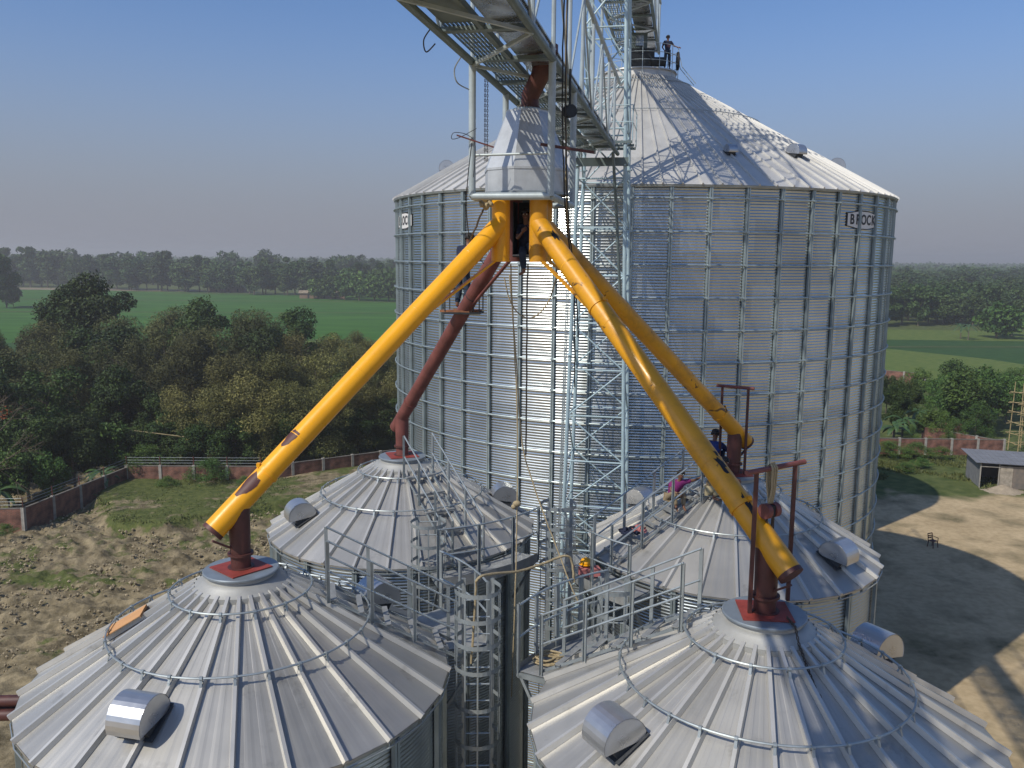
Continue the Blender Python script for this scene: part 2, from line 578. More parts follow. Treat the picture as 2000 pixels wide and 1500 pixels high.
# ================================================================ SETTING: ground
def ground_mat():
    m = bpy.data.materials.new('earth_and_grass')
    m.use_nodes = True
    t = m.node_tree
    b = t.nodes['Principled BSDF']
    b.inputs['Roughness'].default_value = 0.95
    b.inputs['Specular IOR Level'].default_value = 0.15
    geo = t.nodes.new('ShaderNodeNewGeometry')

    def nz(sc, det=6, dist=0.0):
        n = t.nodes.new('ShaderNodeTexNoise')
        n.inputs['Scale'].default_value = sc
        n.inputs['Detail'].default_value = det
        n.inputs['Distortion'].default_value = dist
        t.links.new(geo.outputs['Position'], n.inputs['Vector'])
        return n

    def ramp(src, p0, p1, c0, c1):
        r = t.nodes.new('ShaderNodeValToRGB')
        r.color_ramp.elements[0].position = p0
        r.color_ramp.elements[1].position = p1
        r.color_ramp.elements[0].color = (*c0, 1)
        r.color_ramp.elements[1].color = (*c1, 1)
        t.links.new(src, r.inputs[0])
        return r

    def mix(f, a, b_):
        x = t.nodes.new('ShaderNodeMixRGB')
        t.links.new(f, x.inputs[0])
        t.links.new(a, x.inputs[1])
        t.links.new(b_, x.inputs[2])
        return x

    sand = ramp(nz(0.35).outputs['Fac'], 0.3, 0.7, (0.40, 0.30, 0.165), (0.56, 0.43, 0.25))
    fine = ramp(nz(2.2, 8).outputs['Fac'], 0.35, 0.6, (0.27, 0.21, 0.13), (0.52, 0.42, 0.27))
    s2 = t.nodes.new('ShaderNodeMixRGB')
    s2.inputs[0].default_value = 0.35
    t.links.new(sand.outputs[0], s2.inputs[1])
    t.links.new(fine.outputs[0], s2.inputs[2])
    grass = ramp(nz(0.9, 8).outputs['Fac'], 0.3, 0.7, (0.045, 0.07, 0.018), (0.13, 0.15, 0.05))
    st_ = ramp(nz(0.28, 10, 0.2).outputs['Fac'], 0.50, 0.70, (0, 0, 0), (1, 1, 1))
    stc = ramp(nz(3.0).outputs['Fac'], 0.3, 0.7, (0.13, 0.115, 0.06), (0.26, 0.21, 0.12))
    s3 = mix(st_.outputs[0], s2.outputs[0], stc.outputs[0])
    s2 = s3
    # yard mask: sandy inside the compound, greener further out
    sx = t.nodes.new('ShaderNodeSeparateXYZ')
    t.links.new(geo.outputs['Position'], sx.inputs[0])
    mr = t.nodes.new('ShaderNodeMapRange')
    mr.inputs[1].default_value, mr.inputs[2].default_value = 72, 92
    t.links.new(sx.outputs[1], mr.inputs[0])
    n3 = nz(0.16, 8, 0.6)
    ad = t.nodes.new('ShaderNodeMath')
    ad.operation = 'ADD'
    t.links.new(mr.outputs[0], ad.inputs[0])
    t.links.new(n3.outputs['Fac'], ad.inputs[1])
    gm = ramp(ad.outputs[0], 0.62, 0.78, (0, 0, 0), (1, 1, 1))
    c = mix(gm.outputs[0], s2.outputs[0], grass.outputs[0])
    t.links.new(c.outputs[0], b.inputs['Base Color'])
    bp = t.nodes.new('ShaderNodeBump')
    bp.inputs['Strength'].default_value = 0.22
    bp.inputs['Distance'].default_value = 0.10
    t.links.new(nz(1.4, 8).outputs['Fac'], bp.inputs['Height'])
    t.links.new(bp.outputs[0], b.inputs['Normal'])
    return m


g = MB()
N = 24
ext = 9000
for i in range(N):
    for j in range(N):
        x0, x1 = -ext + 2 * ext * i / N, -ext + 2 * ext * (i + 1) / N
        y0, y1 = -ext + 2 * ext * j / N, -ext + 2 * ext * (j + 1) / N
        g.quad((x0, y0, 0), (x1, y0, 0), (x1, y1, 0), (x0, y1, 0))
tag(g.build('ground', ground_mat(), smooth=0), kind='structure')


def field_mat(name, c1, c2, sc, rows=None):
    m = bpy.data.materials.new(name)
    m.use_nodes = True
    t = m.node_tree
    b = t.nodes['Principled BSDF']
    b.inputs['Roughness'].default_value = 0.9
    b.inputs['Specular IOR Level'].default_value = 0.1
    tc = t.nodes.new('ShaderNodeTexCoord')
    n = t.nodes.new('ShaderNodeTexNoise')
    n.inputs['Scale'].default_value = sc
    n.inputs['Detail'].default_value = 9
    n.inputs['Roughness'].default_value = 0.65
    mp = t.nodes.new('ShaderNodeMapping')
    mp.inputs['Rotation'].default_value = (0, 0, 0.25)
    mp.inputs['Scale'].default_value = (1.0, 5.0, 1.0)
    t.links.new(tc.outputs['Object'], mp.inputs[0])
    t.links.new(mp.outputs[0], n.inputs['Vector'])
    r = t.nodes.new('ShaderNodeValToRGB')
    r.color_ramp.elements[0].position = 0.36
    r.color_ramp.elements[1].position = 0.64
    r.color_ramp.elements[0].color = (*c1, 1)
    r.color_ramp.elements[1].color = (*c2, 1)
    t.links.new(n.outputs['Fac'], r.inputs[0])
    t.links.new(r.outputs[0], b.inputs['Base Color'])
    return m


def sheet(name, poly, z, m):
    me = bpy.data.meshes.new(name)
    me.from_pydata([(x, y, z) for x, y in poly], [], [tuple(range(len(poly)))])
    me.materials.append(m)
    o = bpy.data.objects.new(name, me)
    C.objects.link(o)
    return tag(o, kind='structure')


FG = field_mat('young_rice', (0.030, 0.095, 0.016), (0.065, 0.165, 0.026), 0.03)
FD = field_mat('dark_crop', (0.020, 0.058, 0.016), (0.050, 0.105, 0.030), 0.3)
FY = field_mat('light_crop', (0.050, 0.105, 0.020), (0.17, 0.20, 0.055), 0.5)
sheet('rice_field', [(-330, 150), (40, 150), (60, 250), (30, 420), (-120, 470), (-330, 520)], 0.02, FG)
sheet('crop_field', [(-150, 132), (-58, 132), (-66, 190), (-170, 215)], 0.05, FD)
sheet('light_field', [(-60, 176), (60, 165), (60, 205), (-70, 215)], 0.055, FY)
sheet('crop_field', [(62, 150), (230, 150), (240, 262), (70, 262)], 0.02, FD)
sheet('maize_field', [(66, 152), (112, 152), (104, 186), (92, 205), (70, 212)], 0.045, FY)
sheet('light_field', [(70, 232), (160, 228), (165, 262), (72, 268)], 0.05, FY)
sheet('bare_earth', [(-330, 505), (-190, 498), (-185, 520), (-330, 532)], 0.06, field_mat('pale_earth', (0.20, 0.16, 0.11), (0.30, 0.25, 0.18), 0.1))

BUND = field_mat('field_bund', (0.09, 0.10, 0.04), (0.20, 0.17, 0.09), 0.2)
for (x0, y0), (x1, y1), w_ in (((-330, 300), (60, 330), 1.5), ((-330, 395), (30, 400), 2.0), ((62, 208), (240, 222), 1.2), ((-190, 470), (30, 462), 3.0), ((-60, 216), (60, 206), 1.0)):
    d = Vector((x1 - x0, y1 - y0)).normalized()
    nn_ = Vector((-d.y, d.x)) * w_ / 2
    sheet('field_path', [(x0 - nn_.x, y0 - nn_.y), (x1 - nn_.x, y1 - nn_.y), (x1 + nn_.x, y1 + nn_.y), (x0 + nn_.x, y0 + nn_.y)], 0.10 + 0.01 * w_, BUND)
# churned mud and grassy terrace on the left
M['mud'] = None


def mud_mat():
    m = bpy.data.materials.new('churned_mud')
    m.use_nodes = True
    t = m.node_tree
    b = t.nodes['Principled BSDF']
    b.inputs['Roughness'].default_value = 0.95
    b.inputs['Specular IOR Level'].default_value = 0.12
    geo = t.nodes.new('ShaderNodeNewGeometry')
    at = t.nodes.new('ShaderNodeAttribute')
    at.attribute_name = 'grass'

    def nz(sc):
        n = t.nodes.new('ShaderNodeTexNoise')
        n.inputs['Scale'].default_value = sc
        n.inputs['Detail'].default_value = 9
        n.inputs['Roughness'].default_value = 0.65
        t.links.new(geo.outputs['Position'], n.inputs['Vector'])
        return n

    def ramp(src, p0, p1, c0, c1):
        r = t.nodes.new('ShaderNodeValToRGB')
        r.color_ramp.elements[0].position = p0
        r.color_ramp.elements[1].position = p1
        r.color_ramp.elements[0].color = (*c0, 1)
        r.color_ramp.elements[1].color = (*c1, 1)
        t.links.new(src, r.inputs[0])
        return r
    a = ramp(nz(1.1).outputs['Fac'], 0.35, 0.65, (0.095, 0.078, 0.045), (0.33, 0.27, 0.165))
    c = ramp(nz(2.3).outputs['Fac'], 0.3, 0.7, (0.045, 0.065, 0.018), (0.14, 0.155, 0.05))
    ad = t.nodes.new('ShaderNodeMath')
    ad.operation = 'ADD'
    t.links.new(nz(0.8).outputs['Fac'], ad.inputs[0])
    t.links.new(at.outputs['Fac'], ad.inputs[1])
    gm = ramp(ad.outputs[0], 0.57, 0.68, (0, 0, 0), (1, 1, 1))
    mx = t.nodes.new('ShaderNodeMixRGB')
    t.links.new(gm.outputs[0], mx.inputs[0])
    t.links.new(a.outputs[0], mx.inputs[1])
    t.links.new(c.outputs[0], mx.inputs[2])
    t.links.new(mx.outputs[0], b.inputs['Base Color'])
    bp = t.nodes.new('ShaderNodeBump')
    bp.inputs['Strength'].default_value = 0.8
    bp.inputs['Distance'].default_value = 0.12
    t.links.new(nz(4.0).outputs['Fac'], bp.inputs['Height'])
    t.links.new(bp.outputs[0], b.inputs['Normal'])
    return m


def seg_d(p, a, b):
    ab = (b[0] - a[0], b[1] - a[1])
    t = max(0, min(1, ((p[0] - a[0]) * ab[0] + (p[1] - a[1]) * ab[1]) / (ab[0] ** 2 + ab[1] ** 2)))
    return math.hypot(p[0] - a[0] - ab[0] * t, p[1] - a[1] - ab[1] * t)


TERR = [(-33.5, 67.5), (-30.5, 63.0), (-26.0, 62.5), (-22.5, 66.0), (-17.5, 69.5), (-10, 73.0), (-4, 75), (-4, 90), (-37, 90), (-37, 73)]


def inside(p, poly):
    c = False
    n = len(poly)
    for i in range(n):
        a, b = poly[i], poly[i - 1]
        if (a[1] > p[1]) != (b[1] > p[1]) and p[0] < (b[0] - a[0]) * (p[1] - a[1]) / (b[1] - a[1]) + a[0]:
            c = not c
    return c


def mud_patch():
    X0, X1, Y0, Y1, st = -46.0, -2.0, 24.0, 84.0, 0.22
    nx, ny = int((X1 - X0) / st) + 1, int((Y1 - Y0) / st) + 1
    vs, fs, gr = [], [], []
    for j in range(ny):
        for i in range(nx):
            x, y = X0 + i * st, Y0 + j * st
            ins = inside((x, y), TERR)
            d = min(seg_d((x, y), TERR[k], TERR[(k + 1) % len(TERR)]) for k in range(len(TERR)))
            sdist = d if ins else -d
            sdist += 0.9 * noise.noise(Vector((x * 0.35, y * 0.35, 3)))
            k = max(0, min(1, (sdist + 0.7) / 1.4))
            k = k * k * (3 - 2 * k)
            n1 = noise.fractal(Vector((x * 0.16, y * 0.16, 0)), 1.0, 2.0, 4)
            n2 = noise.fractal(Vector((x * 0.75, y * 0.75, 5)), 0.8, 2.0, 4)
            rough = 0.30 * (1 - k) + 0.05
            smoothyard = max(0, min(1, (44 - y) / 8))
            n3 = noise.fractal(Vector((x * 1.9, y * 1.9, 11)), 0.7, 2.1, 3)
            h = 0.22 + 0.28 * n1 + (rough * n2 + 0.20 * (1 - k) * max(-0.3, n3)) * (1 - 0.8 * smoothyard)
            # tyre and crawler ruts in the mud
            if not ins and 46 < y < 70:
                q = math.sin((x * 0.8 + y * 0.6) * 4.4)
                band = noise.noise(Vector((x * 0.12, y * 0.3, 9)))
                if band > 0.12:
                    h += 0.11 * max(0, q)
            h = h * (1 - 0.55 * k) + 0.95 * k
            e = min(i, nx - 1 - i, j, ny - 1 - j)
            h = max(h, 0.03) if e > 8 else h * e / 8.0 - 0.06 * (1 - e / 8.0)
            vs.append((x, y, h))
            gv = 0.17 * k + 0.34 * noise.noise(Vector((x * 0.2, y * 0.2, 7))) + (0.10 if y > 52 else 0.0) - 0.05
            if y < 44:
                gv -= 0.12
            gr.append(gv)
    for j in range(ny - 1):
        for i in range(nx - 1):
            a = j * nx + i
            fs.append((a, a + 1, a + 1 + nx, a + nx))
    me = bpy.data.meshes.new('mud_ground')
    me.from_pydata(vs, [], fs)
    at = me.attributes.new('grass', 'FLOAT', 'POINT')
    at.data.foreach_set('value', gr)
    me.materials.append(mud_mat())
    me.shade_smooth()
    o = bpy.data.objects.new('mud_ground', me)
    C.objects.link(o)
    tag(o, kind='structure')


mud_patch()

# ================================================================ BIG SILO
C1 = Vector((5.674, 40.605, 0))
BR_, EAVE, CR = 10.99, 23.60, 29.0


def corr_wall(rad, z0, z1, pitch, amp, nang):
    m = MB()
    nw = int((z1 - z0) / pitch)
    prof = []
    for i in range(nw * 6 + 1):
        ph = i / 6.0
        prof.append((rad + amp * math.cos(2 * math.pi * ph), z0 + (z1 - z0) * ph / nw))
    m.lathe(prof, nang)
    rnd_ = random.Random(17)
    tab = {}
    vals = []
    per = max(1, nang // 26)
    for i in range(len(prof) - 1):
        row = int((z1 - prof[i][1]) / 1.12)
        for j in range(nang):
            kk = (row, (j + (per // 2 if row % 2 else 0)) // per)
            if kk not in tab:
                tab[kk] = rnd_.random()
            vals.append(tab[kk])
    m.pv = vals
    return m


d_ = Vector((-C1.x, -C1.y, 0)).normalized()
A0 = math.degrees(math.atan2(d_.x, d_.y))      # azimuth from silo towards the camera
TH0, DTH = -0.0121, 2 * math.pi / 52


def th_az(th):      # th grows towards the right of the picture
    return A0 - math.degrees(th)


def vent_meshes(width=0.56, rad=0.37):
    """half-round roof vent: half disc sides standing on the slope, sheet swept across"""
    hood, side, neck = MB(), MB(), MB()
    rt = Matrix.Rotation(-R(30), 3, 'X')
    rt2 = Matrix.Rotation(-R(16), 3, 'X')
    lift = 0.14
    prof = [rt2 @ Vector((0, -rad * math.cos(math.pi * i / 16) + 0.03, lift + rad * 1.02 * math.sin(math.pi * i / 16))) for i in range(17)]
    wx = Vector((width / 2, 0, 0))
    for p0, p1 in zip(prof[:-1], prof[1:]):
        hood.quad(p0 - wx, p0 + wx, p1 + wx, p1 - wx)
        q0, q1 = p0 * 0.985, p1 * 0.985
        hood.quad(q0 - wx, q0 + wx, q1 + wx, q1 - wx)
    for sgn in (1,):
        x = Vector((sgn * (width / 2 - 0.006), 0, 0))
        lip = rt2 @ Vector((0, rad * 0.50, lift - 0.03))
        back = rt @ Vector((0, -rad * 0.75, -0.02))
        side.prism([p * 0.99 + x for p in prof] + [lip + x, back + x], (0, 0, 0), (-sgn * 0.008, 0, 0))
    neck.box(rt @ Vector((0, -0.03, 0.08)), (width * 0.86, rad * 1.25, 0.24), rt)
    neck.box(rt @ Vector((0, -0.06, 0.004)), (width + 0.06, rad * 1.7, 0.012), rt)
    return hood.mesh('hood', M['vent'], 40), side.mesh('hood_side', M['vent'], 20), neck.mesh('neck', M['ventneck'], 20)


V_HOOD, V_SIDE, V_NECK = vent_meshes()



def add_vent(parent, a, r, z, scale=1.0, label=None):
    v = obj_from(V_HOOD, 'roof_vent', parent, az(a, r, z), -R(a))
    v.scale = (scale,) * 3
    for me, nm, dx in ((V_SIDE, 'vent_side', 0), (V_SIDE, 'vent_side', -0.54), (V_NECK, 'vent_neck', 0)):
        c = obj_from(me, nm, v, (dx, 0, 0))
    if label:
        v['label'] = label
    return v


def roof_mesh(nf, r0, z0, r1, z1, ribw, ribh, minor, parts=True):
    """faceted cone of nf panels with a raised rib on every joint and small ridges on the panels"""
    m = MB()
    m.pv = []
    rnd_ = random.Random(nf)
    for k in range(nf):
        pvv = rnd_.random()
        a0, a1 = 2 * math.pi * k / nf, 2 * math.pi * (k + 1) / nf
        e0 = Vector((math.cos(a0), math.sin(a0), 0))
        e1 = Vector((math.cos(a1), math.sin(a1), 0))
        nrm = Vector((math.cos((a0 + a1) / 2) * (z1 - z0), math.sin((a0 + a1) / 2) * (z1 - z0), (r0 - r1))).normalized() * (1 if r0 > r1 else -1)
        ts = [0.0]
        hs = [0.0]
        for q in range(minor):
            c = (q + 1) / (minor + 1)
            wd = 0.32 / (minor + 1)
            ts += [c - wd, c - wd * 0.4, c + wd * 0.4, c + wd]
            hs += [0, 0.0028, 0.0028, 0]
        ts.append(1.0)
        hs.append(0.0)
        for t0, t1, h0, h1 in zip(ts[:-1], ts[1:], hs[:-1], hs[1:]):
            def pt(t, h, r, z):
                q = (e0 * (1 - t) + e1 * t) * r
                return Vector((q.x, q.y, z)) + nrm * h
            m.quad(pt(t0, h0, r0, z0), pt(t1, h1, r0, z0), pt(t1, h1, r1, z1), pt(t0, h0, r1, z1))
        m.pv += [pvv * 0.5] * (len(m.f) - len(m.pv))
        # rib
        a = Vector((e0.x * (r0 + 0.015), e0.y * (r0 + 0.015), z0 - 0.01))
        b = Vector((e0.x * r1, e0.y * r1, z1))
        d = (b - a).normalized()
        sd = d.cross(Vector((0, 0, 1))).normalized()
        up = sd.cross(d).normalized()
        w0 = ribw
        for q0, q1 in (((-w0, 0.002), (-w0 * 0.6, ribh)), ((-w0 * 0.6, ribh), (w0 * 0.6, ribh)), ((w0 * 0.6, ribh), (w0, 0.002))):
            m.quad(a + sd * q0[0] + up * q0[1], a + sd * q1[0] + up * q1[1], b + sd * q1[0] + up * q1[1], b + sd * q0[0] + up * q0[1])
        k0 = len(m.v)
        m.v += [tuple(a - sd * w0), tuple(a - sd * w0 * 0.62 + up * ribh), tuple(a + sd * w0 * 0.62 + up * ribh), tuple(a + sd * w0)]
        m.f.append((k0, k0 + 1, k0 + 2, k0 + 3))
        m.pv += [1.0 if minor else pvv * 0.5] * (len(m.f) - len(m.pv))  # small-roof ribs take the lightest colour, painting in their sunlit glare
    return m


VBIG = [(166, 8.9, .62), (145, 8.7, .85), (101, 8.65, 1.0), (60, 8.6, 1.0), (30, 8.6, 1.0), (0, 8.6, 1), (-30, 8.6, 1), (-88, 8.7, 1), (-72, 8.4, 1)]


def big_silo(center, label, detail=True, src=None):
    root = thing('grain_silo', label, 'silo', center, 0, 'large corrugated grain silos')
    if src is not None:
        for ch in src.children:
            c = ch.copy()
            C.objects.link(c)
            c.parent = root
            for g2 in ch.children:
                d = g2.copy()
                C.objects.link(d)
                d.parent = c
        return root
    corr_wall(BR_, 0.35, EAVE - 0.03, 0.1016, 0.0098, 208).build('wall', M['wall'], root, 60, fix=False)
    b = MB()
    b.lathe([(BR_ + 0.35, 0.0), (BR_ + 0.35, 0.36), (BR_ - 0.3, 0.36)], 104)
    b.build('foundation', M['concrete'], root)
    # vertical stiffeners
    st = MB()
    for s in (-1, 1):
        st.bar((s * 0.035, 0.045, 0.36), (s * 0.035, 0.045, EAVE - 0.06), 0.05, 0.075, up=(0, 1, 0))
    st.box((0, 0.015, (EAVE + 0.3) / 2), (0.15, 0.012, EAVE - 0.42))
    stm = st.mesh('stiffener', M['stiff'], 30)
    for k in range(52):
        a = th_az(TH0 + k * DTH)
        obj_from(stm, 'stiffener', root, az(a, BR_ + 0.012, 0), -R(a))
    # wind rings
    rg = MB()
    pts = [az(th_az(TH0 + (i / 2.0) * DTH), (BR_ + 0.135) / (1 if i % 2 == 0 else math.cos(DTH / 2) ** 0), 0) for i in range(104)]
    rg.tube(pts, 0.029, 6, closed=True)
    for k in range(52):
        a = th_az(TH0 + k * DTH)
        q = az(a, BR_ + 0.13, 0)
        rg.box(q, (0.11, 0.075, 0.07), Matrix.Rotation(-R(a), 3, 'Z'))
    rgm = rg.mesh('wind_ring', M['stiff'], 40)
    z = EAVE - 0.45
    while z > 0.8:
        obj_from(rgm, 'wind_ring', root, (0, 0, z))
        z -= 1.12
    # roof
    rm = roof_mesh(104, BR_ + 0.16, EAVE, 1.74, CR, 0.032, 0.07, 0)
    rm.build('roof', M['bigroof'], root, 0)
    ev = MB()
    ev.lathe([(BR_ + 0.15, EAVE - 0.005), (BR_ + 0.13, EAVE - 0.07), (BR_ - 0.05, EAVE - 0.07)], 104)
    ev.build('eave_flashing', M['rail'], root, 30)
    cl = MB()
    cl.lathe([(1.95, CR - 0.10), (1.74, CR + 0.06), (1.62, CR + 0.10), (1.60, CR + 0.34), (1.68, CR + 0.34), (1.66, CR + 0.40), (0.01, CR + 0.42)], 52)
    cl.build('peak_collar', M['bigroof'], root, 30)
    # two thin roof hoops
    for rr_, zz in ((5.4, EAVE + (BR_ + .16 - 5.4) * .577 + .1), (2.35, CR - .25)):
        hp = MB()
        hp.tube([az(i * 3.6, rr_, zz) for i in range(100)], 0.018, 5, closed=True)
        hp.build('roof_hoop', M['rod'], root)
    for a, rr_, vs_ in VBIG:
        add_vent(root, a, rr_, EAVE + (BR_ + .16 - rr_) * 0.573 + 0.03, vs_)
    return root


BIG = big_silo(C1, 'huge corrugated steel silo with conical roof standing behind the lattice tower')
C2 = C1 + 24.84 * Vector((math.sin(.2224), math.cos(.2224), 0))
C2.z = 0
big_silo(C2, 'second huge corrugated silo behind the first, its round shadow falling on the yard', src=BIG)


# logo boards on the wall
def logo(a_mid, label, hz):
    root = thing('silo_sign', label, 'sign', C1 + az(a_mid, BR_ + 0.03, hz), 0, 'hexagonal letter signs on the big silo')
    Rr = BR_ + 0.016

    def wrap(x, z, o=0.0):
        a = a_mid - math.degrees(x / Rr)
        q = az(a, Rr + o, z) - az(a_mid, BR_ + 0.03, 0)
        return q
    Wd, Ht = 2.3, 0.68

    def hexa(sx, sz, o, name, m_):
        mb = MB()
        n = 16
        top, bot = [], []
        for i in range(n + 1):
            x = (-0.5 + i / n) * Wd * sx
            h = Ht / 2 * sz * (1.0 - 0.30 * max(0, (abs(x) / (Wd * sx / 2) - 0.32)) / 0.68)
            top.append((x, h))
            bot.append((x, -h))
        for i in range(n):
            for oo in (o, o + 0.006):
                mb.quad(wrap(*bot[i], oo), wrap(*bot[i + 1], oo), wrap(*top[i + 1], oo), wrap(*top[i], oo))
        for L in (top, bot):
            for i in range(n):
                mb.quad(wrap(*L[i], o), wrap(*L[i + 1], o), wrap(*L[i + 1], o + 0.006), wrap(*L[i], o + 0.006))
        mb.build(name, m_, root, 0)
    hexa(1.0, 1.0, 0.0, 'border_plate', M['ink'])
    hexa(0.95, 0.90, 0.010, 'face_plate', M['white'])
    for k, chn in enumerate('BROCK'):
        cu = bpy.data.curves.new('letter', 'FONT')
        cu.body = chn
        cu.size = 0.50
        cu.offset = 0.014
        cu.align_x = 'CENTER'
        cu.align_y = 'CENTER'
        cu.extrude = 0.004
        tmp = bpy.data.objects.new('tmp_letter', cu)
        C.objects.link(tmp)
        me = bpy.data.meshes.new_from_object(tmp)
        bpy.data.objects.remove(tmp)
        me.name = 'letter'
        for v in me.vertices:
            x, y, zz = v.co
            v.co = wrap(x + (k - 2) * 0.405, y, 0.022 + zz)
        me.materials.clear()
        me.materials.append(M['ink'])
        o = bpy.data.objects.new('letter', me)
        C.objects.link(o)
        o.parent = root
    return root


logo(A0 - 49.5, 'letter sign on the big silo at the right, black letters on a white hexagon', EAVE - 1.01)
logo(A0 + 61.0, 'letter sign on the big silo at the left, black letters on a white hexagon', EAVE - 1.01)

# ================================================================ SMALL SILOS
SIL = dict(FL=Vector((-4.16, 12.69, 0)), BL=Vector((-2.65, 20.35, 0)), FR=Vector((3.49, 11.19, 0)), BR=Vector((5.0, 18.84, 0)))
SR, SE, SCOL, SPL = 3.19, 14.64, 16.12, 16.33
SW = 3.09
NF = 28
wallmesh = corr_wall(SW, 0.3, SE + 0.04, 0.068, 0.0075, 80).mesh('wall', M['swall'], 60, fix=False)
roofmesh = roof_mesh(NF, SR, SE, 0.66, SE + (SR - 0.66) * 0.577, 0.040, 0.074, 2).mesh('roof', M['roof'], 0)
_c = MB()
_c.lathe([(0.735, SCOL - 0.05), (0.735, SCOL + 0.0), (0.60, SCOL + 0.085), (0.585, SCOL + 0.10), (0.52, SCOL + 0.125), (0.51, SPL - 0.02)], 56)
for k in range(NF):
    a = 360 * (k + 0.5) / NF
    _c.box(az(a, 0.745, SCOL - 0.05), (0.10, 0.010, 0.085), Matrix.Rotation(-R(a), 3, 'Z'))
collarmesh = _c.mesh('peak_collar', M['collar'], 25)
_c = MB()
_c.lathe([(0.01, SPL + 0.012), (0.555, SPL + 0.012), (0.568, SPL), (0.568, SPL - 0.022), (0.50, SPL - 0.03), (0.01, SPL - 0.03)], 56)
lidmesh = _c.mesh('peak_lid', M['rail'], 30)
lidmesh.materials[0] = mat('lid_paint', (0.24, 0.28, 0.31), 0.4, 0.3, 0.1, 5)


def ringmesh(r, name):
    z = SE + (SR - r) * 0.577 + 0.17
    m = MB()
    m.tube([az(i * 360 / 96, r, z) for i in range(96)], 0.016, 6, closed=True)
    for k in range(0, NF, 1 if r > 1.5 else 2):
        a = 90 - 360 * k / NF
        zr = SE + (SR - r) * 0.577 + 0.06
        m.bar(az(a, r - 0.05, zr + 0.03), az(a, r - 0.005, z - 0.01), 0.035, 0.008, up=az(a, 1))
        m.bar(az(a, r + 0.005, z - 0.01), az(a, r + 0.05, zr - 0.03), 0.035, 0.008, up=az(a, 1))
        m.cyl(az(a, r, z) - az(a + 90, 0.02), az(a, r, z) + az(a + 90, 0.02), 0.03, 8)
    return m.mesh(name, M['rod'], 40)


r1mesh, r2mesh = ringmesh(1.06, 'roof_ring'), ringmesh(1.95, 'roof_ring')
_c = MB()
_c.tube([az(i * 360 / NF, SR + 0.02, SE - 0.09) for i in range(NF)], 0.012, 5, closed=True)
for k in range(NF):
    a = 90 - 360 * k / NF
    _c.box(az(a, SR - 0.01, SE - 0.055), (0.02, 0.05, 0.10), Matrix.Rotation(-R(a), 3, 'Z'))
gutmesh = _c.mesh('eave_rod', M['rod'], 40)
_c = MB()
_c.lathe([(SR + 0.004, SE - 0.002), (SR + 0.004, SE - 0.035), (SW - 0.02, SE - 0.035)], NF, a0=0)
eavemesh = _c.mesh('eave_edge', M['roof'], 20)
_c = MB()
for s in (-1, 1):
    _c.bar((s * 0.03, 0.04, 0.3), (s * 0.03, 0.04, SE - 0.06), 0.045, 0.07, up=(0, 1, 0))
sstm = _c.mesh('stiffener', M['stiff'], 30)
# red base plate under each spout
_c = MB()
_c.box((0, 0, SPL + 0.024), (0.68, 0.68, 0.016), Matrix.Rotation(R(2), 3, 'Z'))
platemesh = _c.mesh('base_plate', M['red'], 0)

VENTS = dict(FL=((-166, 2.42), (52, 2.3)), BL=((-118, 2.45), (80, 2.45)), FR=((-119, 2.42), (60, 2.4)), BR=((139, 2.55), (-48, 2.4)))
SLAB = dict(FL='small silo at the front left, with a cardboard sheet lying on its conical roof',
            BL='small silo at the rear left, under the long maroon pipe',
            FR='small silo at the front right, half shaded, with the chain hoist frame on its lid',
            BR='small silo at the rear right, with the boy in purple sitting on its roof')
SILO = {}
for key, c in SIL.items():
    root = thing('small_silo', SLAB[key], 'silo', c, -G, 'four small steel silos')
    SILO[key] = root
    rot = math.degrees(-G)
    for me, nm in ((wallmesh, 'wall'), (roofmesh, 'roof'), (collarmesh, 'peak_collar'), (lidmesh, 'peak_lid'), (r1mesh, 'roof_ring'), (r2mesh, 'roof_ring'), (gutmesh, 'eave_rod'), (eavemesh, 'eave_edge')):
        obj_from(me, nm, root)
    obj_from(platemesh, 'base_plate', root, rotz=R({'FL': 58, 'BL': 30, 'FR': 4, 'BR': 20}[key]))
    for k in range(16):
        a = 360 * k / 16
        obj_from(sstm, 'stiffener', root, az(a, SW + 0.012, 0), -R(a))
    for (a, r) in VENTS[key]:
        add_vent(root, a - 11.5, r, SE + (SR - r) * 0.577 + 0.02, 0.88)
    for a in range(0, 360, 36):
        pass

# ================================================================ STAIRS, PLATFORMS, CAGED LADDERS on the small silos


def roof_z(r):
    return SE + (SR - r) * 0.577


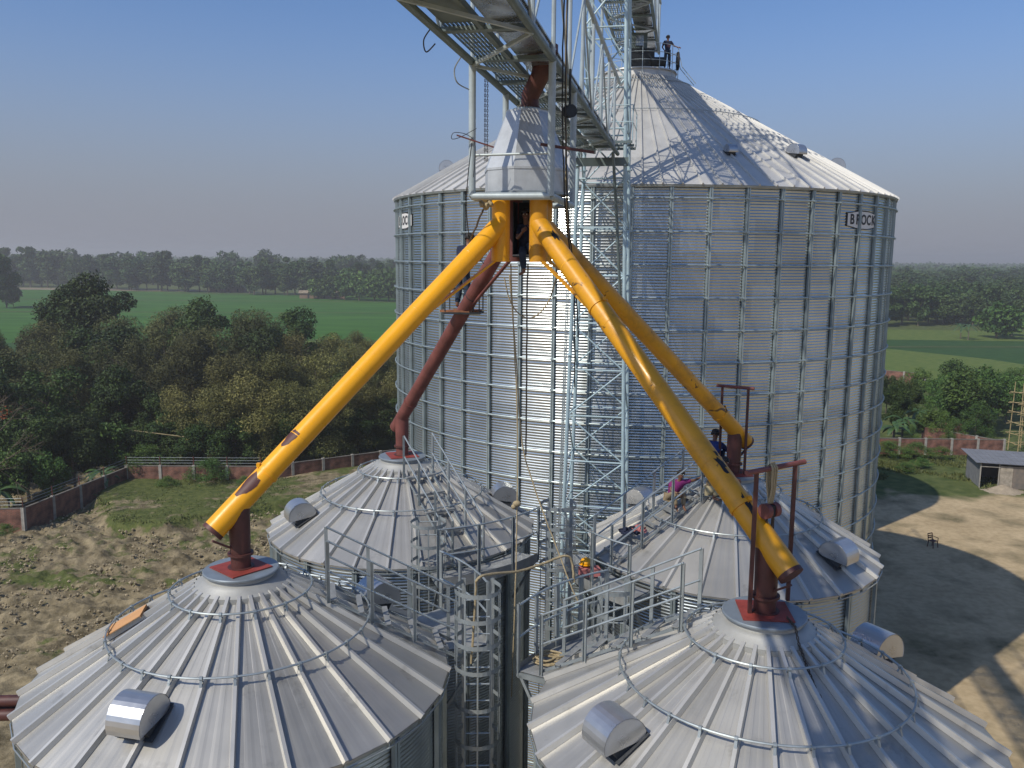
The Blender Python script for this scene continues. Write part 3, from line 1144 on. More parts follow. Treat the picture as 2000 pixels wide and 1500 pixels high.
def roof_stair(c, a, r0, r1, label, width=0.66, n=5):
    root = thing('roof_stair', label, 'stair', c + az(a, r1, SE), 0, 'stairs up the small silo roofs')
    o = -az(a, r1, SE)
    t = az(a + 90, 1)
    for s in (-1, 1):
        m = MB()
        m.chan(o + az(a, r0, roof_z(r0) + 0.12) + t * s * width / 2, o + az(a, r1, roof_z(r1) + 0.12) + t * s * width / 2, 0.045, 0.02, up=t)
        m.build('stringer', M['rail'], root, 0)
    st = MB()
    st.box((0, 0, 0), (width + 0.06, 0.09, 0.02))
    st.box((0, 0.04, -0.02), (width + 0.06, 0.008, 0.05))
    sm = st.mesh('step', M['deck'], 0)
    for k in range(n):
        r = r0 + (r1 - r0) * (k + 0.3) / n
        obj_from(sm, 'step', root, o + az(a, r, roof_z(r) + 0.15), -R(a))
    np_ = 4
    for s in (-1, 1):
        tops = []
        for k in range(np_):
            r = r0 + 0.05 + (r1 - r0 - 0.1) * k / (np_ - 1)
            b = o + az(a, r, roof_z(r) + 0.06) + t * s * (width / 2 + 0.03)
            m = MB()
            m.chan(b, b + Vector((0, 0, 1.0)), 0.055, 0.03, up=t * s)
            m.build('rail_post', M['rail'], root, 0)
            tops.append(b)
        for hgt in (1.0, 0.52):
            m = MB()
            m.tube([tops[0] + Vector((0, 0, hgt)), tops[-1] + Vector((0, 0, hgt))], 0.018, 6)
            m.build('handrail', M['rod'], root)
    return root


def eave_platform(c, a0, a1, r0, r1, label, posts=4, z=SE - 0.10, inner=False):
    am = (a0 + a1) / 2
    root = thing('eave_platform', label, 'platform', c + az(am, r0, z), 0, 'platforms along the small silo eaves')
    o = -az(am, r0, z)
    m = MB()
    n = 10
    for i in range(n):
        b0, b1 = a0 + (a1 - a0) * i / n, a0 + (a1 - a0) * (i + 1) / n
        for zz in (z, z - 0.04):
            m.quad(o + az(b0, r0, zz), o + az(b1, r0, zz), o + az(b1, r1, zz), o + az(b0, r1, zz))
        m.quad(o + az(b0, r1, z + 0.10), o + az(b1, r1, z + 0.10), o + az(b1, r1, z - 0.12), o + az(b0, r1, z - 0.12))
    m.build('deck', M['deck'], root, 0)
    for b in (a0, am, a1):
        k = MB()
        k.bar(o + az(b, r1 - 0.05, z - 0.06), o + az(b, SW + 0.1, z - 1.1), 0.05, 0.05)
        k.bar(o + az(b, r1, z - 0.06), o + az(b, SW + 0.05, z - 0.06), 0.05, 0.08)
        k.build('bracket', M['rail'], root, 0)
    for i in range(posts):
        b = a0 + (a1 - a0) * i / (posts - 1)
        q = o + az(b, r1 - 0.02, z - 0.08)
        k = MB()
        k.chan(q, q + Vector((0, 0, 1.22)), 0.07, 0.035, up=az(b, 1))
        k.build('rail_post', M['rail'], root, 0)
    for hgt in (1.12, 0.58):
        k = MB()
        k.tube([o + az(a0 + (a1 - a0) * i / 8, r1 - 0.02, z + hgt) for i in range(9)], 0.019, 6)
        k.build('handrail', M['rod'], root)
    return root


def caged_ladder(pos, face, ztop, label, zbot=0.3, rad=0.37, cage_bottom=2.6):
    """pos: xy of the ladder's rails; face: azimuth from ladder towards the cage"""
    root = thing('caged_ladder', label, 'ladder', (pos[0], pos[1], zbot), -R(face), 'caged ladders beside the small silos')
    H_ = ztop - zbot
    for s in (-1, 1):
        m = MB()
        m.bar((s * 0.23, 0, 0), (s * 0.23, 0, H_), 0.07, 0.03, up=(0, 1, 0))
        m.build('ladder_rail', M['rail'], root, 0)
    m = MB()
    m.cyl((-0.22, 0, 0), (0.22, 0, 0), 0.014, 6)
    rm_ = m.mesh('rung', M['rod'])
    z = 0.25
    while z < H_ - 0.1:
        obj_from(rm_, 'rung', root, (0, 0, z))
        z += 0.29
    hp = MB()
    n = 20
    P_ = []
    for i in range(n + 1):
        t = R(-28) + (math.pi + R(56)) * i / n
        P_.append((rad * math.cos(t), rad + 0.02 + rad * math.sin(t) - 0.05))
    P_ = [(0.23, 0)] + P_ + [(-0.23, 0)]
    for (x0, y0), (x1, y1) in zip(P_[:-1], P_[1:]):
        hp.quad((x0, y0, -0.035), (x1, y1, -0.035), (x1, y1, 0.035), (x0, y0, 0.035))
    hm = hp.mesh('cage_hoop', M['rail'], 40)
    sol_z = []
    z = H_ - 0.04
    while z > cage_bottom - zbot:
        obj_from(hm, 'cage_hoop', root, (0, 0, z))
        z -= 0.62 if (H_ - z) > 1.0 else 0.42
    bot = max(0, z + 0.5)
    for k in range(7):
        t = R(-10) + (math.pi + R(20)) * k / 6
        x, y = (rad - 0.012) * math.cos(t), rad - 0.03 + (rad - 0.012) * math.sin(t)
        m = MB()
        m.bar((x, y, bot), (x, y, H_ + 0.0), 0.026, 0.005, up=(x, y - rad, 0))
        m.build('cage_strap', M['rail'], root, 0)
    return root


roof_stair(SIL['FL'], 76, 1.25, 3.35, 'roof stair with handrails running down the right side of the front left small silo')
roof_stair(SIL['BL'], 148, 0.85, 3.35, 'roof stair with tall posts climbing to the maroon spout on the rear left silo')
roof_stair(SIL['FR'], -58, 1.0, 3.35, 'roof stair with rows of upright posts behind the front right small silo roof')
roof_stair(SIL['BR'], -113, 1.05, 3.35, 'roof stair on the rear right small silo, beside the boy in purple')
eave_platform(SIL['FL'], 46, 72, 3.30, 3.98, 'eave platform behind the front left small silo near the nearest caged ladder')
eave_platform(SIL['BL'], 122, 162, 3.25, 3.85, 'pale eave platform at the foot of the rear left silo stair', 4)
eave_platform(SIL['FR'], -62, -28, 3.25, 3.80, 'eave platform with a coil of rope on it, behind the front right small silo', 5)
eave_platform(SIL['BR'], -138, -96, 3.30, 4.05, 'eave platform at the foot of the stair on the rear right small silo', 4)
caged_ladder((-0.52, 13.22), 178, 16.0, 'nearest caged ladder with a round cage top, right of the front left small silo')
caged_ladder((-1.72, 17.35), 175, 15.75, 'caged ladder in front of the rear left small silo')
caged_ladder((1.02, 17.2), 190, 16.2, 'caged ladder between the tower foot and the rear right small silo')
caged_ladder((1.80, 14.35), 185, 15.6, 'caged ladder behind the front right small silo, partly hidden by upright posts')
# ================================================================ LATTICE TOWER
TW0, TW1 = 0.0, 38.0
tw = thing('lattice_tower', 'tall pale blue lattice tower of pipes in front of the huge silo', 'tower', P(-2.82, 28.45, 0), -G)


def twp(su, sv, z):
    hu = 0.74 + (24.2 - z) * 0.021
    hv = 0.80 + (24.2 - z) * 0.012
    return Vector((su * hu, sv * hv, z))


for su in (-1, 1):
    for sv in (-1, 1):
        m = MB()
        m.cyl(twp(su, sv, 0), twp(su, sv, TW1), 0.062, 10)
        m.build('leg', M['paint'], tw)
        for z in (6, 12, 18, 24):
            k = MB()
            q = twp(su, sv, z)
            k.cyl(q - Vector((0, 0, 0.02)), q + Vector((0, 0, 0.02)), 0.12, 10)
            k.build('leg_flange', M['paint'], tw)
lev = []
z = 0.8
i = 0
faces = (((-1, -1), (1, -1)), ((-1, 1), (1, 1)), ((-1, -1), (-1, 1)), ((1, -1), (1, 1)))
while z < TW1 - 1.6:
    for fi, (a, b) in enumerate(faces):
        m = MB()
        m.cyl(twp(*a, z), twp(*b, z), 0.028, 8)
        q0, q1 = (a, b) if (i + fi) % 2 == 0 else (b, a)
        m.cyl(twp(*q0, z), twp(*q1, z + 1.52), 0.026, 8)
        m.build('brace', M['paint'], tw)
    z += 1.52
    i += 1
m = MB()
m.bar(twp(-1, -1, 24.1) + Vector((-0.1, -0.08, 0)), twp(1, -1, 24.1) + Vector((0.1, -0.08, 0)), 0.06, 0.26)
m.build('head_beam', M['dpaint'], tw, 0)
for z in (24.75, 30.2):
    m = MB()
    for k in range(9):
        m.bar((-0.85 + k * 0.21, -0.85, z), (-0.85 + k * 0.21, 0.85, z), 0.03, 0.03)
    for y in (-0.85, 0.0, 0.85):
        m.bar((-0.95, y, z - 0.05), (0.95, y, z - 0.05), 0.06, 0.08)
    m.build('tower_platform', M['dpaint'], tw, 0)
    for x, y in ((-0.95, -0.9), (0, -0.9), (0.95, -0.9), (0.95, 0.9), (-0.95, 0.9)):
        m = MB()
        m.cyl((x, y, z), (x, y, z + 1.05), 0.02, 6)
        m.build('platform_post', M['paint'], tw)
    for hz_ in (0.55, 1.05):
        m = MB()
        m.tube([(-0.95, 0.9, z + hz_), (-0.95, -0.9, z + hz_), (0.95, -0.9, z + hz_), (0.95, 0.9, z + hz_)], 0.016, 6)
        m.build('platform_rail', M['paint'], tw)
for x, y in ((-0.45, -0.2), (-0.2, 0.3)):
    m = MB()
    m.cyl((x, y, 24.8), (x, y, 37.5), 0.05, 8)
    m.build('conduit_pipe', M['lpaint'], tw)
z = 24.9
while z < 36.5:
    for fa, fb in faces:
        m = MB()
        m.cyl(twp(*fb, z), twp(*fa, z + 2.2), 0.02, 6)
        m.build('brace', M['paint'], tw)
    z += 2.2
# ladder up the tower's left side
m = MB()
for s in (-1, 1):
    m.bar((-1.28, s * 0.2 - 0.3, 8), (-1.0, s * 0.2 - 0.3, 24), 0.04, 0.04, up=(1, 0, 0))
z = 8.2
while z < 23.8:
    x = -1.28 + 0.28 * (z - 8) / 16
    m.cyl((x, -0.5, z), (x, -0.1, z), 0.012, 5)
    z += 0.3
m.build('ladder', M['rail'], tw, 0)


# ================================================================ CONVEYOR BRIDGES
def bridge(u0, u1, z0, z1, v0, v1, label, step, vref, chord=0.06, solid_until=None, grate_from=None, walk='left', posts_bent=True):
    root = thing('conveyor_bridge', label, 'conveyor bridge', P((u0 + u1) / 2, v0, z0), -G, 'conveyor bridges above the silos')
    uc = (u0 + u1) / 2

    def Q(u, v, z):
        return Vector((u - uc, v - v0, z - z0))
    for u in (u0, u1):
        for z in (z0, z1):
            m = MB()
            m.cyl(Q(u, v0, z), Q(u, v1, z), chord if z == z0 else chord * 0.85, 10)
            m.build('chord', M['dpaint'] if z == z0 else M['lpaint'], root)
    vs = []
    v = vref
    while v - step > v0:
        v -= step
    while v < v1:
        vs.append(v)
        v += step
    for i, v in enumerate(vs):
        for u in (u0, u1):
            m = MB()
            s = 1 if u == u1 else -1
            m.cyl(Q(u, v, z0), Q(u, v, z1 - 0.10), 0.038, 8)
            if posts_bent:
                m.cyl(Q(u, v, z1 - 0.10), Q(u - s * 0.02, v - 0.12, z1), 0.038, 8)
            m.build('post', M['lpaint'], root)
            if i + 1 < len(vs):
                m = MB()
                va, vb = (v, vs[i + 1])
                m.cyl(Q(u, va, z1 - 0.08 if i % 2 else z0), Q(u, vb, z0 if i % 2 else z1 - 0.08), 0.022, 6)
                m.build('side_brace', M['lpaint'], root)
        m = MB()
        m.chan(Q(u0, v, z0 + 0.01), Q(u1, v, z0 + 0.01), 0.16, 0.06, 0.008, up=(0, 0, 1))
        m.build('cross_beam', M['dpaint'], root, 0)
        if i + 1 < len(vs):
            m = MB()
            a, b = (u0, u1) if i % 2 else (u1, u0)
            m.bar(Q(a, v, z0 - 0.045), Q(b, vs[i + 1], z0 - 0.045), 0.05, 0.05)
            m.build('floor_brace', M['lpaint'], root, 0)
    m = MB()
    um = u0 + (u1 - u0) * 0.47
    m.bar(Q(um, v0, z0 + 0.06), Q(um, v1, z0 + 0.06), 0.07, 0.10)
    m.build('centre_beam', M['dpaint'], root, 0)
    # walkway grating
    gu0, gu1 = u0 + 0.08, um - 0.05
    m = MB()
    if solid_until:
        m.box(Q((gu0 + gu1) / 2, (v0 + solid_until) / 2, z0 + 0.10), (gu1 - gu0, solid_until - v0, 0.02))
        gv = solid_until
    else:
        gv = v0
    nb = 9
    for i in range(nb):
        u = gu0 + (gu1 - gu0) * i / (nb - 1)
        m.bar(Q(u, gv, z0 + 0.10), Q(u, v1, z0 + 0.10), 0.022, 0.03)
    v = gv
    while v < v1:
        m.bar(Q(gu0, v, z0 + 0.10), Q(gu1, v, z0 + 0.10), 0.02, 0.02)
        v += 0.30
    m.build('walkway_grating', M['dpaint'], root, 0)
    # conveyor trough
    m = MB()
    cu0, cu1 = um + 0.10, u1 - 0.12
    m.box(Q((cu0 + cu1) / 2, (v0 + v1) / 2, z0 + 0.22), (cu1 - cu0, v1 - v0 - 0.1, 0.24))
    for v in vs:
        m.box(Q((cu0 + cu1) / 2, v + 0.4, z0 + 0.22), (cu1 - cu0 + 0.07, 0.05, 0.30))
    m.box(Q((cu0 + cu1) / 2, (v0 + v1) / 2, z0 + 0.36), (cu1 - cu0 + 0.06, v1 - v0 - 0.12, 0.03))
    m.build('conveyor_trough', M['casing'], root, 0)
    return root


bridge(-3.67, -2.31, 24.33, 26.45, -3.0, 27.55, 'lower conveyor bridge passing overhead from the near side to the lattice tower', 1.92, 14.5, 0.062, solid_until=12.4)
bridge(-3.75, -1.85, 31.1, 33.4, 6.0, 44.6, 'upper conveyor bridge running past the tower to the peak of the huge silo', 2.1, 40.0, 0.07)
# leaning strut under the bridge end
m = MB()
m.tube([P(-2.31, 25.9, 24.2), P(-2.2, 26.6, 22.2), P(-2.05, 27.35, 19.2)], 0.045, 8)
tag(m.build('leaning_strut', M['dpaint']), 'dark leaning pipe strut from the end of the lower bridge down to the tower leg', 'strut')

# ================================================================ DISTRIBUTOR FRAME + HOPPER
fr = thing('pipe_gantry', 'pale grey pipe frame hanging from the bridge around the hopper', 'frame', P(-2.99, 15.8, 22.14), -G)
FU, FV0, FV1 = 0.675, -1.33, 1.35
for su in (-1, 1):
    for v in (FV0, FV1):
        m = MB()
        m.cyl((su * FU, v, 0), (su * FU, v, 2.16), 0.062, 12)
        m.build('post', M['lpaint'], fr)
for a, b in (((-FU, FV0), (FU, FV0)), ((-FU, FV1), (FU, FV1)), ((-FU, FV0), (-FU, FV1)), ((FU, FV0), (FU, FV1))):
    m = MB()
    m.cyl((*a, 0), (*b, 0), 0.064, 12)
    m.build('bottom_beam', M['lpaint'], fr)
for a, b in (((-FU, FV0), (FU, FV0)), ((-FU, FV1), (FU, FV1))):
    m = MB()
    m.cyl((*a, 0.68), (*b, 0.70), 0.022, 8)
    m.build('guard_rail', M['lpaint'], fr)
for v in (FV0 + 0.55, FV1 - 0.55):
    m = MB()
    m.bar((-FU, v, 0.06), (FU, v, 0.06), 0.10, 0.07)
    m.build('bearer', M['dpaint'], fr, 0)

hp = thing('grain_hopper', 'octagonal galvanised hopper with a pyramid top under the bridge', 'hopper', P(-2.97, 15.75, 22.22), -G)
OR = 0.79
m = MB()
m.lathe([(OR, 0.06), (OR, 0.44)], 8, a0=R(-90 - 16.5 + 11.5))
m.build('hopper_body', M['hopper'], hp, 0)
m = MB()
m.lathe([(OR + 0.012, 0.43), (OR + 0.012, 0.47), (0.40, 1.47), (0.40, 1.50), (0.02, 1.51)], 8, a0=R(-90 - 16.5 + 11.5))
m.build('hopper_cone', M['hopper'], hp, 0)
m = MB()
m.lathe([(OR + 0.03, 0.02), (OR + 0.03, 0.06), (0.02, 0.06)], 8, a0=R(-90 - 16.5 + 11.5))
m.build('bottom_flange', M['rail'], hp, 0)
m = MB()
m.lathe([(0.25, 1.50), (0.25, 1.55), (0.17, 1.56)], 24)
m.build('inlet_collar', M['rail'], hp)
# maroon chute from the conveyor to the hopper
t0 = P(-2.78, 15.5, 0)
ch = thing('feed_chute', 'maroon bent chute dropping from the conveyor into the hopper', 'chute', P(-2.80, 15.6, 23.77), -G)
m = MB()
m.tube([(-0.12, 0.13, 0.0), (-0.11, 0.12, 0.22), (0.15, -0.08, 0.62)], 0.165, 16)
m.build('lower_elbow', M['maroon'], ch)
m = MB()
m.tube([(0.13, -0.06, 0.56), (0.20, -0.12, 0.80), (0.20, -0.12, 0.98)], 0.19, 16)
m.build('upper_elbow', M['maroon'], ch)
for q, r in (((-0.12, 0.13, 0.03), 0.18), ((0.20, -0.12, 0.90), 0.22), ((0.16, -0.09, 0.62), 0.18)):
    m = MB()
    m.cyl(Vector(q) - Vector((0, 0, 0.015)), Vector(q) + Vector((0, 0, 0.015)), r, 16)
    m.build('flange', M['maroon'], ch)
m = MB()
m.cyl((0.20, -0.12, 0.90), (0.20, -0.12, 1.02), 0.22, 16)
m.build('inlet_box', M['maroon'], ch)

# ================================================================ SPOUT PIPES
NODE = dict(FL=17.36, FR=17.32, BL=17.28, BR=17.34)
STUB = dict(FL=(-3.35, 15.33), FR=(-2.66, 15.33), BL=(-3.30, 16.25), BR=(-2.70, 16.10))
PMAT = dict(FL=M['yellowpipe'], FR=M['ochrepipe'], BL=M['dkred'], BR=M['ochrepipe'])
PLAB = dict(FL='long bright yellow spout pipe sloping down to the front left small silo',
            FR='long scuffed yellow spout pipe ending in the foreground over the front right small silo',
            BL='long dull maroon spout pipe sloping down to the rear left small silo',
            BR='scuffed yellow spout pipe behind the nearer one, ending over the rear right small silo')
PR = 0.172
for key in ('FL', 'FR', 'BL', 'BR'):
    c = SIL[key]
    s0 = P(*STUB[key], 0)
    top = Vector((s0.x, s0.y, 21.72))
    node = Vector((c.x, c.y, NODE[key]))
    d = (node - top).normalized()
    extl = {'FL': 0.56, 'FR': 0.52, 'BL': 0.42, 'BR': 0.50}[key]
    end = node + d * extl
    root = thing('spout_pipe', PLAB[key], 'pipe', (c.x, c.y, SPL + 0.03), 0, 'spout pipes from the hopper to the small silos')
    o = -Vector((c.x, c.y, SPL + 0.03))
    red = key == 'BL'
    pr = PR if not red else 0.150
    m = MB()
    L = (end - top).length
    m.cyl(top + o, end + o, pr, 28)
    ob = m.build('pipe', PMAT[key], root, 40)
    if key == 'FR':
        ob['label'] = 'yellow pipe paint scratched black in places'
    # collar band
    for dist, ww in ((extl + 0.62, 0.03),) + (((L - 2.2, 0.02),) if key in ('FR',) else ()):
        q = end - d * dist
        m = MB()
        m.cyl(q - d * ww + o, q + d * ww + o, pr + 0.016, 28)
        m.build('band', PMAT[key], root, 40)
        m = MB()
        q2 = q + Vector((0, 0, 1)).cross(d).cross(d).normalized() * -(pr + 0.03)
        m.box(q2 + o, (0.05, 0.07, 0.06))
        m.build('band_lug', PMAT[key], root, 0)
    m = MB()
    dist = 1.9
    while dist < L - 0.6:
        q = end - d * dist
        m = MB()
        m.lathe([(pr + 0.0005, -0.012), (pr + 0.0045, -0.005), (pr + 0.0045, 0.005), (pr + 0.0005, 0.012)], 28)
        qt = Vector((0, 0, 1)).rotation_difference(d)
        m.v = [tuple(qt @ Vector(v) + q + o) for v in m.v]
        m.build('weld_seam', PMAT[key], root, 60)
        dist += 1.45
    m = MB()
    m.cyl(end - d * 0.05 + o, end + d * 0.012 + o, pr + 0.004, 28)
    m.build('end_cap', M['maroon'] if not red else M['dkred'], root, 40)
    # vertical stub under the hopper
    m = MB()
    sb = 21.04
    m.cyl(Vector((s0.x, s0.y, 22.20)) + o, Vector((s0.x, s0.y, sb)) + o, 0.165, 24)
    m.build('stub', PMAT[key] if key != 'BL' else M['dkred'], root, 40)
    if key == 'BL':
        root.children[-1].data.materials[0] = M['dark']
    if key in ('FL', 'FR'):
        ob2 = root.children[-1]
        ob2.data.materials[0] = M['yellowpipe']
    # web between stub and pipe, and flat strut
    hd = Vector((d.x, d.y, 0)).normalized()
    a = Vector((s0.x, s0.y, sb + 0.02)) + hd * 0.12
    b = top + d * 2.25 - Vector((0, 0, 1)) * (pr * 0.9) 
    m = MB()
    m.bar(a + o, b + o, 0.07, 0.035)
    m.build('strut', PMAT[key], root, 0)
    # vertical drop pipe on the lid
    m = MB()
    m.cyl((0, 0, 0.0), (0, 0, NODE[key] - SPL - 0.03), 0.15, 24, r2=0.165)
    m.build('drop_pipe', M['maroon'] if not red else M['dkred'], root, 40)
    m = MB()
    m.cyl((0, 0, 0.20), (0, 0, 0.235), 0.195, 24)
    m.cyl((0, 0, 0.0), (0, 0, 0.012), 0.20, 24)
    m.build('drop_flange', M['maroon'], root, 40)
    if not red:
        m = MB()
        m.bar(end + o - Vector((0, 0, pr * 0.8)), Vector((0, 0, 0.30)) + hd * 0.1, 0.05, 0.03)
        m.build('end_brace', M['maroon'], root, 0)
    if key in ('FL', 'FR'):
        # bare primer patches, thin curved plates welded on the pipe
        side = d.cross(Vector((0, 0, 1))).normalized()
        upn = side.cross(d).normalized()
        for dist, sl_, sw_, a_off in (((extl + 1.25, 0.17, 0.09, -0.35), (extl + 0.30, 0.22, 0.11, -0.55)) if key == 'FL' else ((1.75, 0.15, 0.05, 0.15), (1.05, 0.17, 0.04, 0.35), (L - 0.55, 0.12, 0.05, 0.2), (1.95, 0.06, 0.03, -0.1))):
            m = MB()
            q = end - d * dist
            rings = 7
            segs = 14
            ctr = len(m.v)
            for i in range(rings):
                fr_ = i / (rings - 1)
                for j in range(segs):
                    t = 2 * math.pi * j / segs
                    wob = 1 + 0.18 * math.sin(3 * t + dist) + 0.1 * math.sin(5 * t) if key == 'FL' else 1 + 0.45 * math.sin(5 * t + dist * 3) * math.sin(2 * t) + 0.25 * math.sin(9 * t)
                    l = sl_ * fr_ * math.cos(t) * wob
                    an = sw_ / pr * fr_ * math.sin(t) * wob + a_off
                    m.v.append(tuple(q + o + d * l + (upn * math.cos(an) + side * math.sin(an)) * (pr + 0.003)))
            for i in range(rings - 1):
                for j in range(segs):
                    j2 = (j + 1) % segs
                    m.f.append((ctr + i * segs + j, ctr + i * segs + j2, ctr + (i + 1) * segs + j2, ctr + (i + 1) * segs + j))
            m.build('primer_patch', M['maroon'] if key == 'FL' else M['black'], root, 60, fix=False)

# ================================================================ HOIST FRAMES
def hoist_frame(c, pa, pb, ztop, bar_over, label):
    root = thing('hoist_frame', label, 'frame', (c.x, c.y, SPL + 0.03), 0, 'maroon hoist frames on the silo lids')
    o = -Vector((c.x, c.y, SPL + 0.03))
    pa, pb = Vector(pa), Vector(pb)
    for q in (pa, pb):
        m = MB()
        m.bar(Vector((q.x, q.y, SPL + 0.03)) + o, Vector((q.x, q.y, ztop)) + o, 0.05, 0.05)
        m.build('post', M['maroon'], root, 0)
    d = (pb - pa).normalized()
    m = MB()
    m.cyl(Vector((*(pa - d * bar_over).xy, ztop + 0.03)) + o, Vector((*(pb + d * bar_over).xy, ztop + 0.03)) + o, 0.036, 10)
    m.build('crossbar', M['dkred'], root)
    return root


hoist_frame(SIL['FR'], (3.26, 11.10, 0), (3.92, 11.55, 0), 18.31, 0.2, 'maroon goal-shaped hoist frame with the chain hoist on the front right small silo')
hoist_frame(SIL['BR'], (4.72, 19.02, 0), (5.22, 18.72, 0), 18.28, 0.13, 'maroon goal-shaped hoist frame without a hoist on the rear right small silo')
hq = Vector((3.52, 11.28, 18.34))
hst = thing('chain_hoist', 'round rusty chain hoist hanging from the front right maroon frame by a rope sling', 'hoist', (hq.x, hq.y, 17.75), R(30))
m = MB()
m.cyl((-0.12, 0, 0), (-0.04, 0, 0), 0.105, 18)
m.cyl((0.04, 0, 0), (0.12, 0, 0), 0.10, 18)
m.build('chain_wheel', M['dkred'], hst)
m = MB()
m.box((0, 0, 0), (0.09, 0.13, 0.15))
m.build('hoist_body', M['dark'], hst)
m = MB()
for dx in (-0.03, 0.0, 0.03):
    m.tube([(dx, 0.0, 0.1), (dx * 1.5, 0.045, 0.4), (dx * 1.5, 0.04, 0.62), (dx, 0, 0.655), (dx * 1.4, -0.045, 0.6), (dx, -0.04, 0.3), (dx, 0, 0.1)], 0.016, 5)
m.build('rope_sling', M['rope'], hst)


def chain(m, pts, step=0.035, r=0.011):
    """string of short alternating links along a path"""
    pts = [Vector(p) for p in pts]
    k = 0
    for a, b in zip(pts[:-1], pts[1:]):
        n = max(1, int((b - a).length / step))
        d = (b - a).normalized()
        t = Vector((0, 0, 1)) if abs(d.z) < 0.9 else Vector((1, 0, 0))
        x = d.cross(t).normalized()
        y = d.cross(x)
        for i in range(n):
            q = a.lerp(b, (i + 0.5) / n)
            ax = x if k % 2 else y
            m.bar(q - d * step * 0.6 + ax * r, q + d * step * 0.6 + ax * r, r, r)
            m.bar(q - d * step * 0.6 - ax * r, q + d * step * 0.6 - ax * r, r, r)
            k += 1


m = MB()
chain(m, [(0.02, -0.03, -0.1), (0.0, -0.05, -0.9), (0.03, -0.12, -1.15)])
chain(m, [(-0.05, 0.0, -0.1), (-0.10, -0.02, -0.45), (-0.06, -0.03, -0.55)])
chain(m, [(0.07, 0.0, -0.1), (0.04, -0.04, -0.55), (0.02, -0.05, -0.7)])
m.build('chain', M['chain'], hst, 0)
m = MB()
m.tube([(-0.05, -0.03, -0.55), (-0.02, -0.03, -0.62), (-0.06, -0.04, -0.67), (-0.11, -0.04, -0.63)], 0.022, 8)
m.build('hook', M['dark'], hst)
# chain lying over the lid and hanging down on the roof
m = MB()
cpts = [Vector((3.72, 10.95, SPL + 0.04)), Vector((3.74, 10.66, SPL + 0.03)), Vector((3.76, 10.52, 16.16)), Vector((3.80, 10.2, roof_z(1.03) + 0.05)), Vector((3.83, 9.95, roof_z(1.3) + 0.04))]
chain(m, [q - Vector((3.72, 10.95, SPL)) for q in cpts], r=0.012)
m.sphere(cpts[-1] - Vector((3.72, 10.95, SPL)), 0.05, 8, (0.8, 1.5, 0.7))
tag(m.build('loose_chain', M['chain'], None, 0, loc=(3.72, 10.95, SPL)), 'dark chain hanging over the lid edge onto the front right roof', 'chain')

# ================================================================ HANGING WORK PLATFORM on the maroon pipe
wp = thing('work_platform', 'small rusty work platform hung on ropes around the maroon pipe, a worker standing on it', 'platform', (-1.02, 18.15, 20.0), R(-6))
m = MB()
m.box((-0.16, -0.22, 0), (0.62, 0.16, 0.04))
m.box((0.0, -0.02, -0.005), (0.66, 0.16, 0.04))
m.box((0.04, 0.18, 0.0), (0.60, 0.14, 0.04))
m.build('planks', mat('rusty_planks', (0.26, 0.11, 0.05), 0.8, 0, 0.4, 8), wp, 0)
m = MB()
for y in (-0.30, 0.26):
    m.bar((-0.38, y, -0.04), (0.38, y, -0.04), 0.03, 0.04)
m.bar((0.36, -0.3, -0.04), (0.36, 0.26, -0.04), 0.03, 0.04)
m.bar((-0.36, -0.3, -0.04), (-0.36, 0.26, -0.04), 0.03, 0.04)
for x, y in ((-0.36, -0.3), (0.36, -0.3), (0.36, 0.26), (-0.36, 0.26), (0.24, -0.3)):
    m.bar((x, y, 0), (x, y, 0.46), 0.022, 0.022)
for z in (0.46,):
    m.bar((-0.36, -0.3, z), (0.36, -0.3, z), 0.022, 0.022)
    m.bar((-0.36, 0.26, z), (0.36, 0.26, z), 0.022, 0.022)
    m.bar((0.36, -0.3, z), (0.36, 0.26, z), 0.022, 0.022)
    m.bar((-0.36, -0.3, z), (-0.36, 0.26, z), 0.022, 0.022)
m.build('guard_frame', M['dark'], wp, 0)


def rope(name, pts, r, label, cat='rope', mt=None, sag=None, fuzz=0.0):
    """smooth rope through the points"""
    pts = [Vector(p) for p in pts]
    out = []
    n = len(pts)
    for i in range(n - 1):
        p0, p1, p2, p3 = pts[max(i - 1, 0)], pts[i], pts[i + 1], pts[min(i + 2, n - 1)]
        for k in range(8):
            t = k / 8
            q = 0.5 * ((2 * p1) + (-p0 + p2) * t + (2 * p0 - 5 * p1 + 4 * p2 - p3) * t * t + (-p0 + 3 * p1 - 3 * p2 + p3) * t ** 3)
            if fuzz:
                q += Vector((random.uniform(-1, 1), random.uniform(-1, 1), 0)) * fuzz
            out.append(q)
    out.append(pts[-1])
    m = MB()
    o = out[-1].copy()
    m.tube([q - o for q in out], r, 6)
    ob = m.build(name, mt or M['rope'], None, 60, loc=o)
    return tag(ob, label, cat)


# ================================================================ INSPECTION BOX under the hopper
ib = thing('hanging_box', 'dark steel box hanging between the yellow stubs under the hopper', 'box', P(-2.99, 15.95, 21.14), -G)
m = MB()
m.box((0, 0.0, 0.0), (0.44, 0.42, 0.03))
m.build('floor', M['dark'], ib, 0)
for x0, x1, z0, z1 in ((-0.22, -0.05, 0.02, 1.0), (0.05, 0.22, 0.02, 1.0), (-0.05, 0.05, 0.02, 0.30), (-0.05, 0.05, 0.62, 1.0)):
    m = MB()
    m.box(((x0 + x1) / 2, 0.2, (z0 + z1) / 2), (x1 - x0, 0.02, z1 - z0))
    m.build('back_panel', M['dark'], ib, 0)
for s in (-1, 1):
    m = MB()
    m.box((s * 0.22, 0.0, 0.5), (0.02, 0.38, 0.98))
    m.build('side_panel', M['dark'], ib, 0)
m = MB()
m.bar((-0.22, -0.21, 0.02), (0.22, -0.21, 0.02), 0.02, 0.03)
m.build('front_lip', M['rail'], ib, 0)


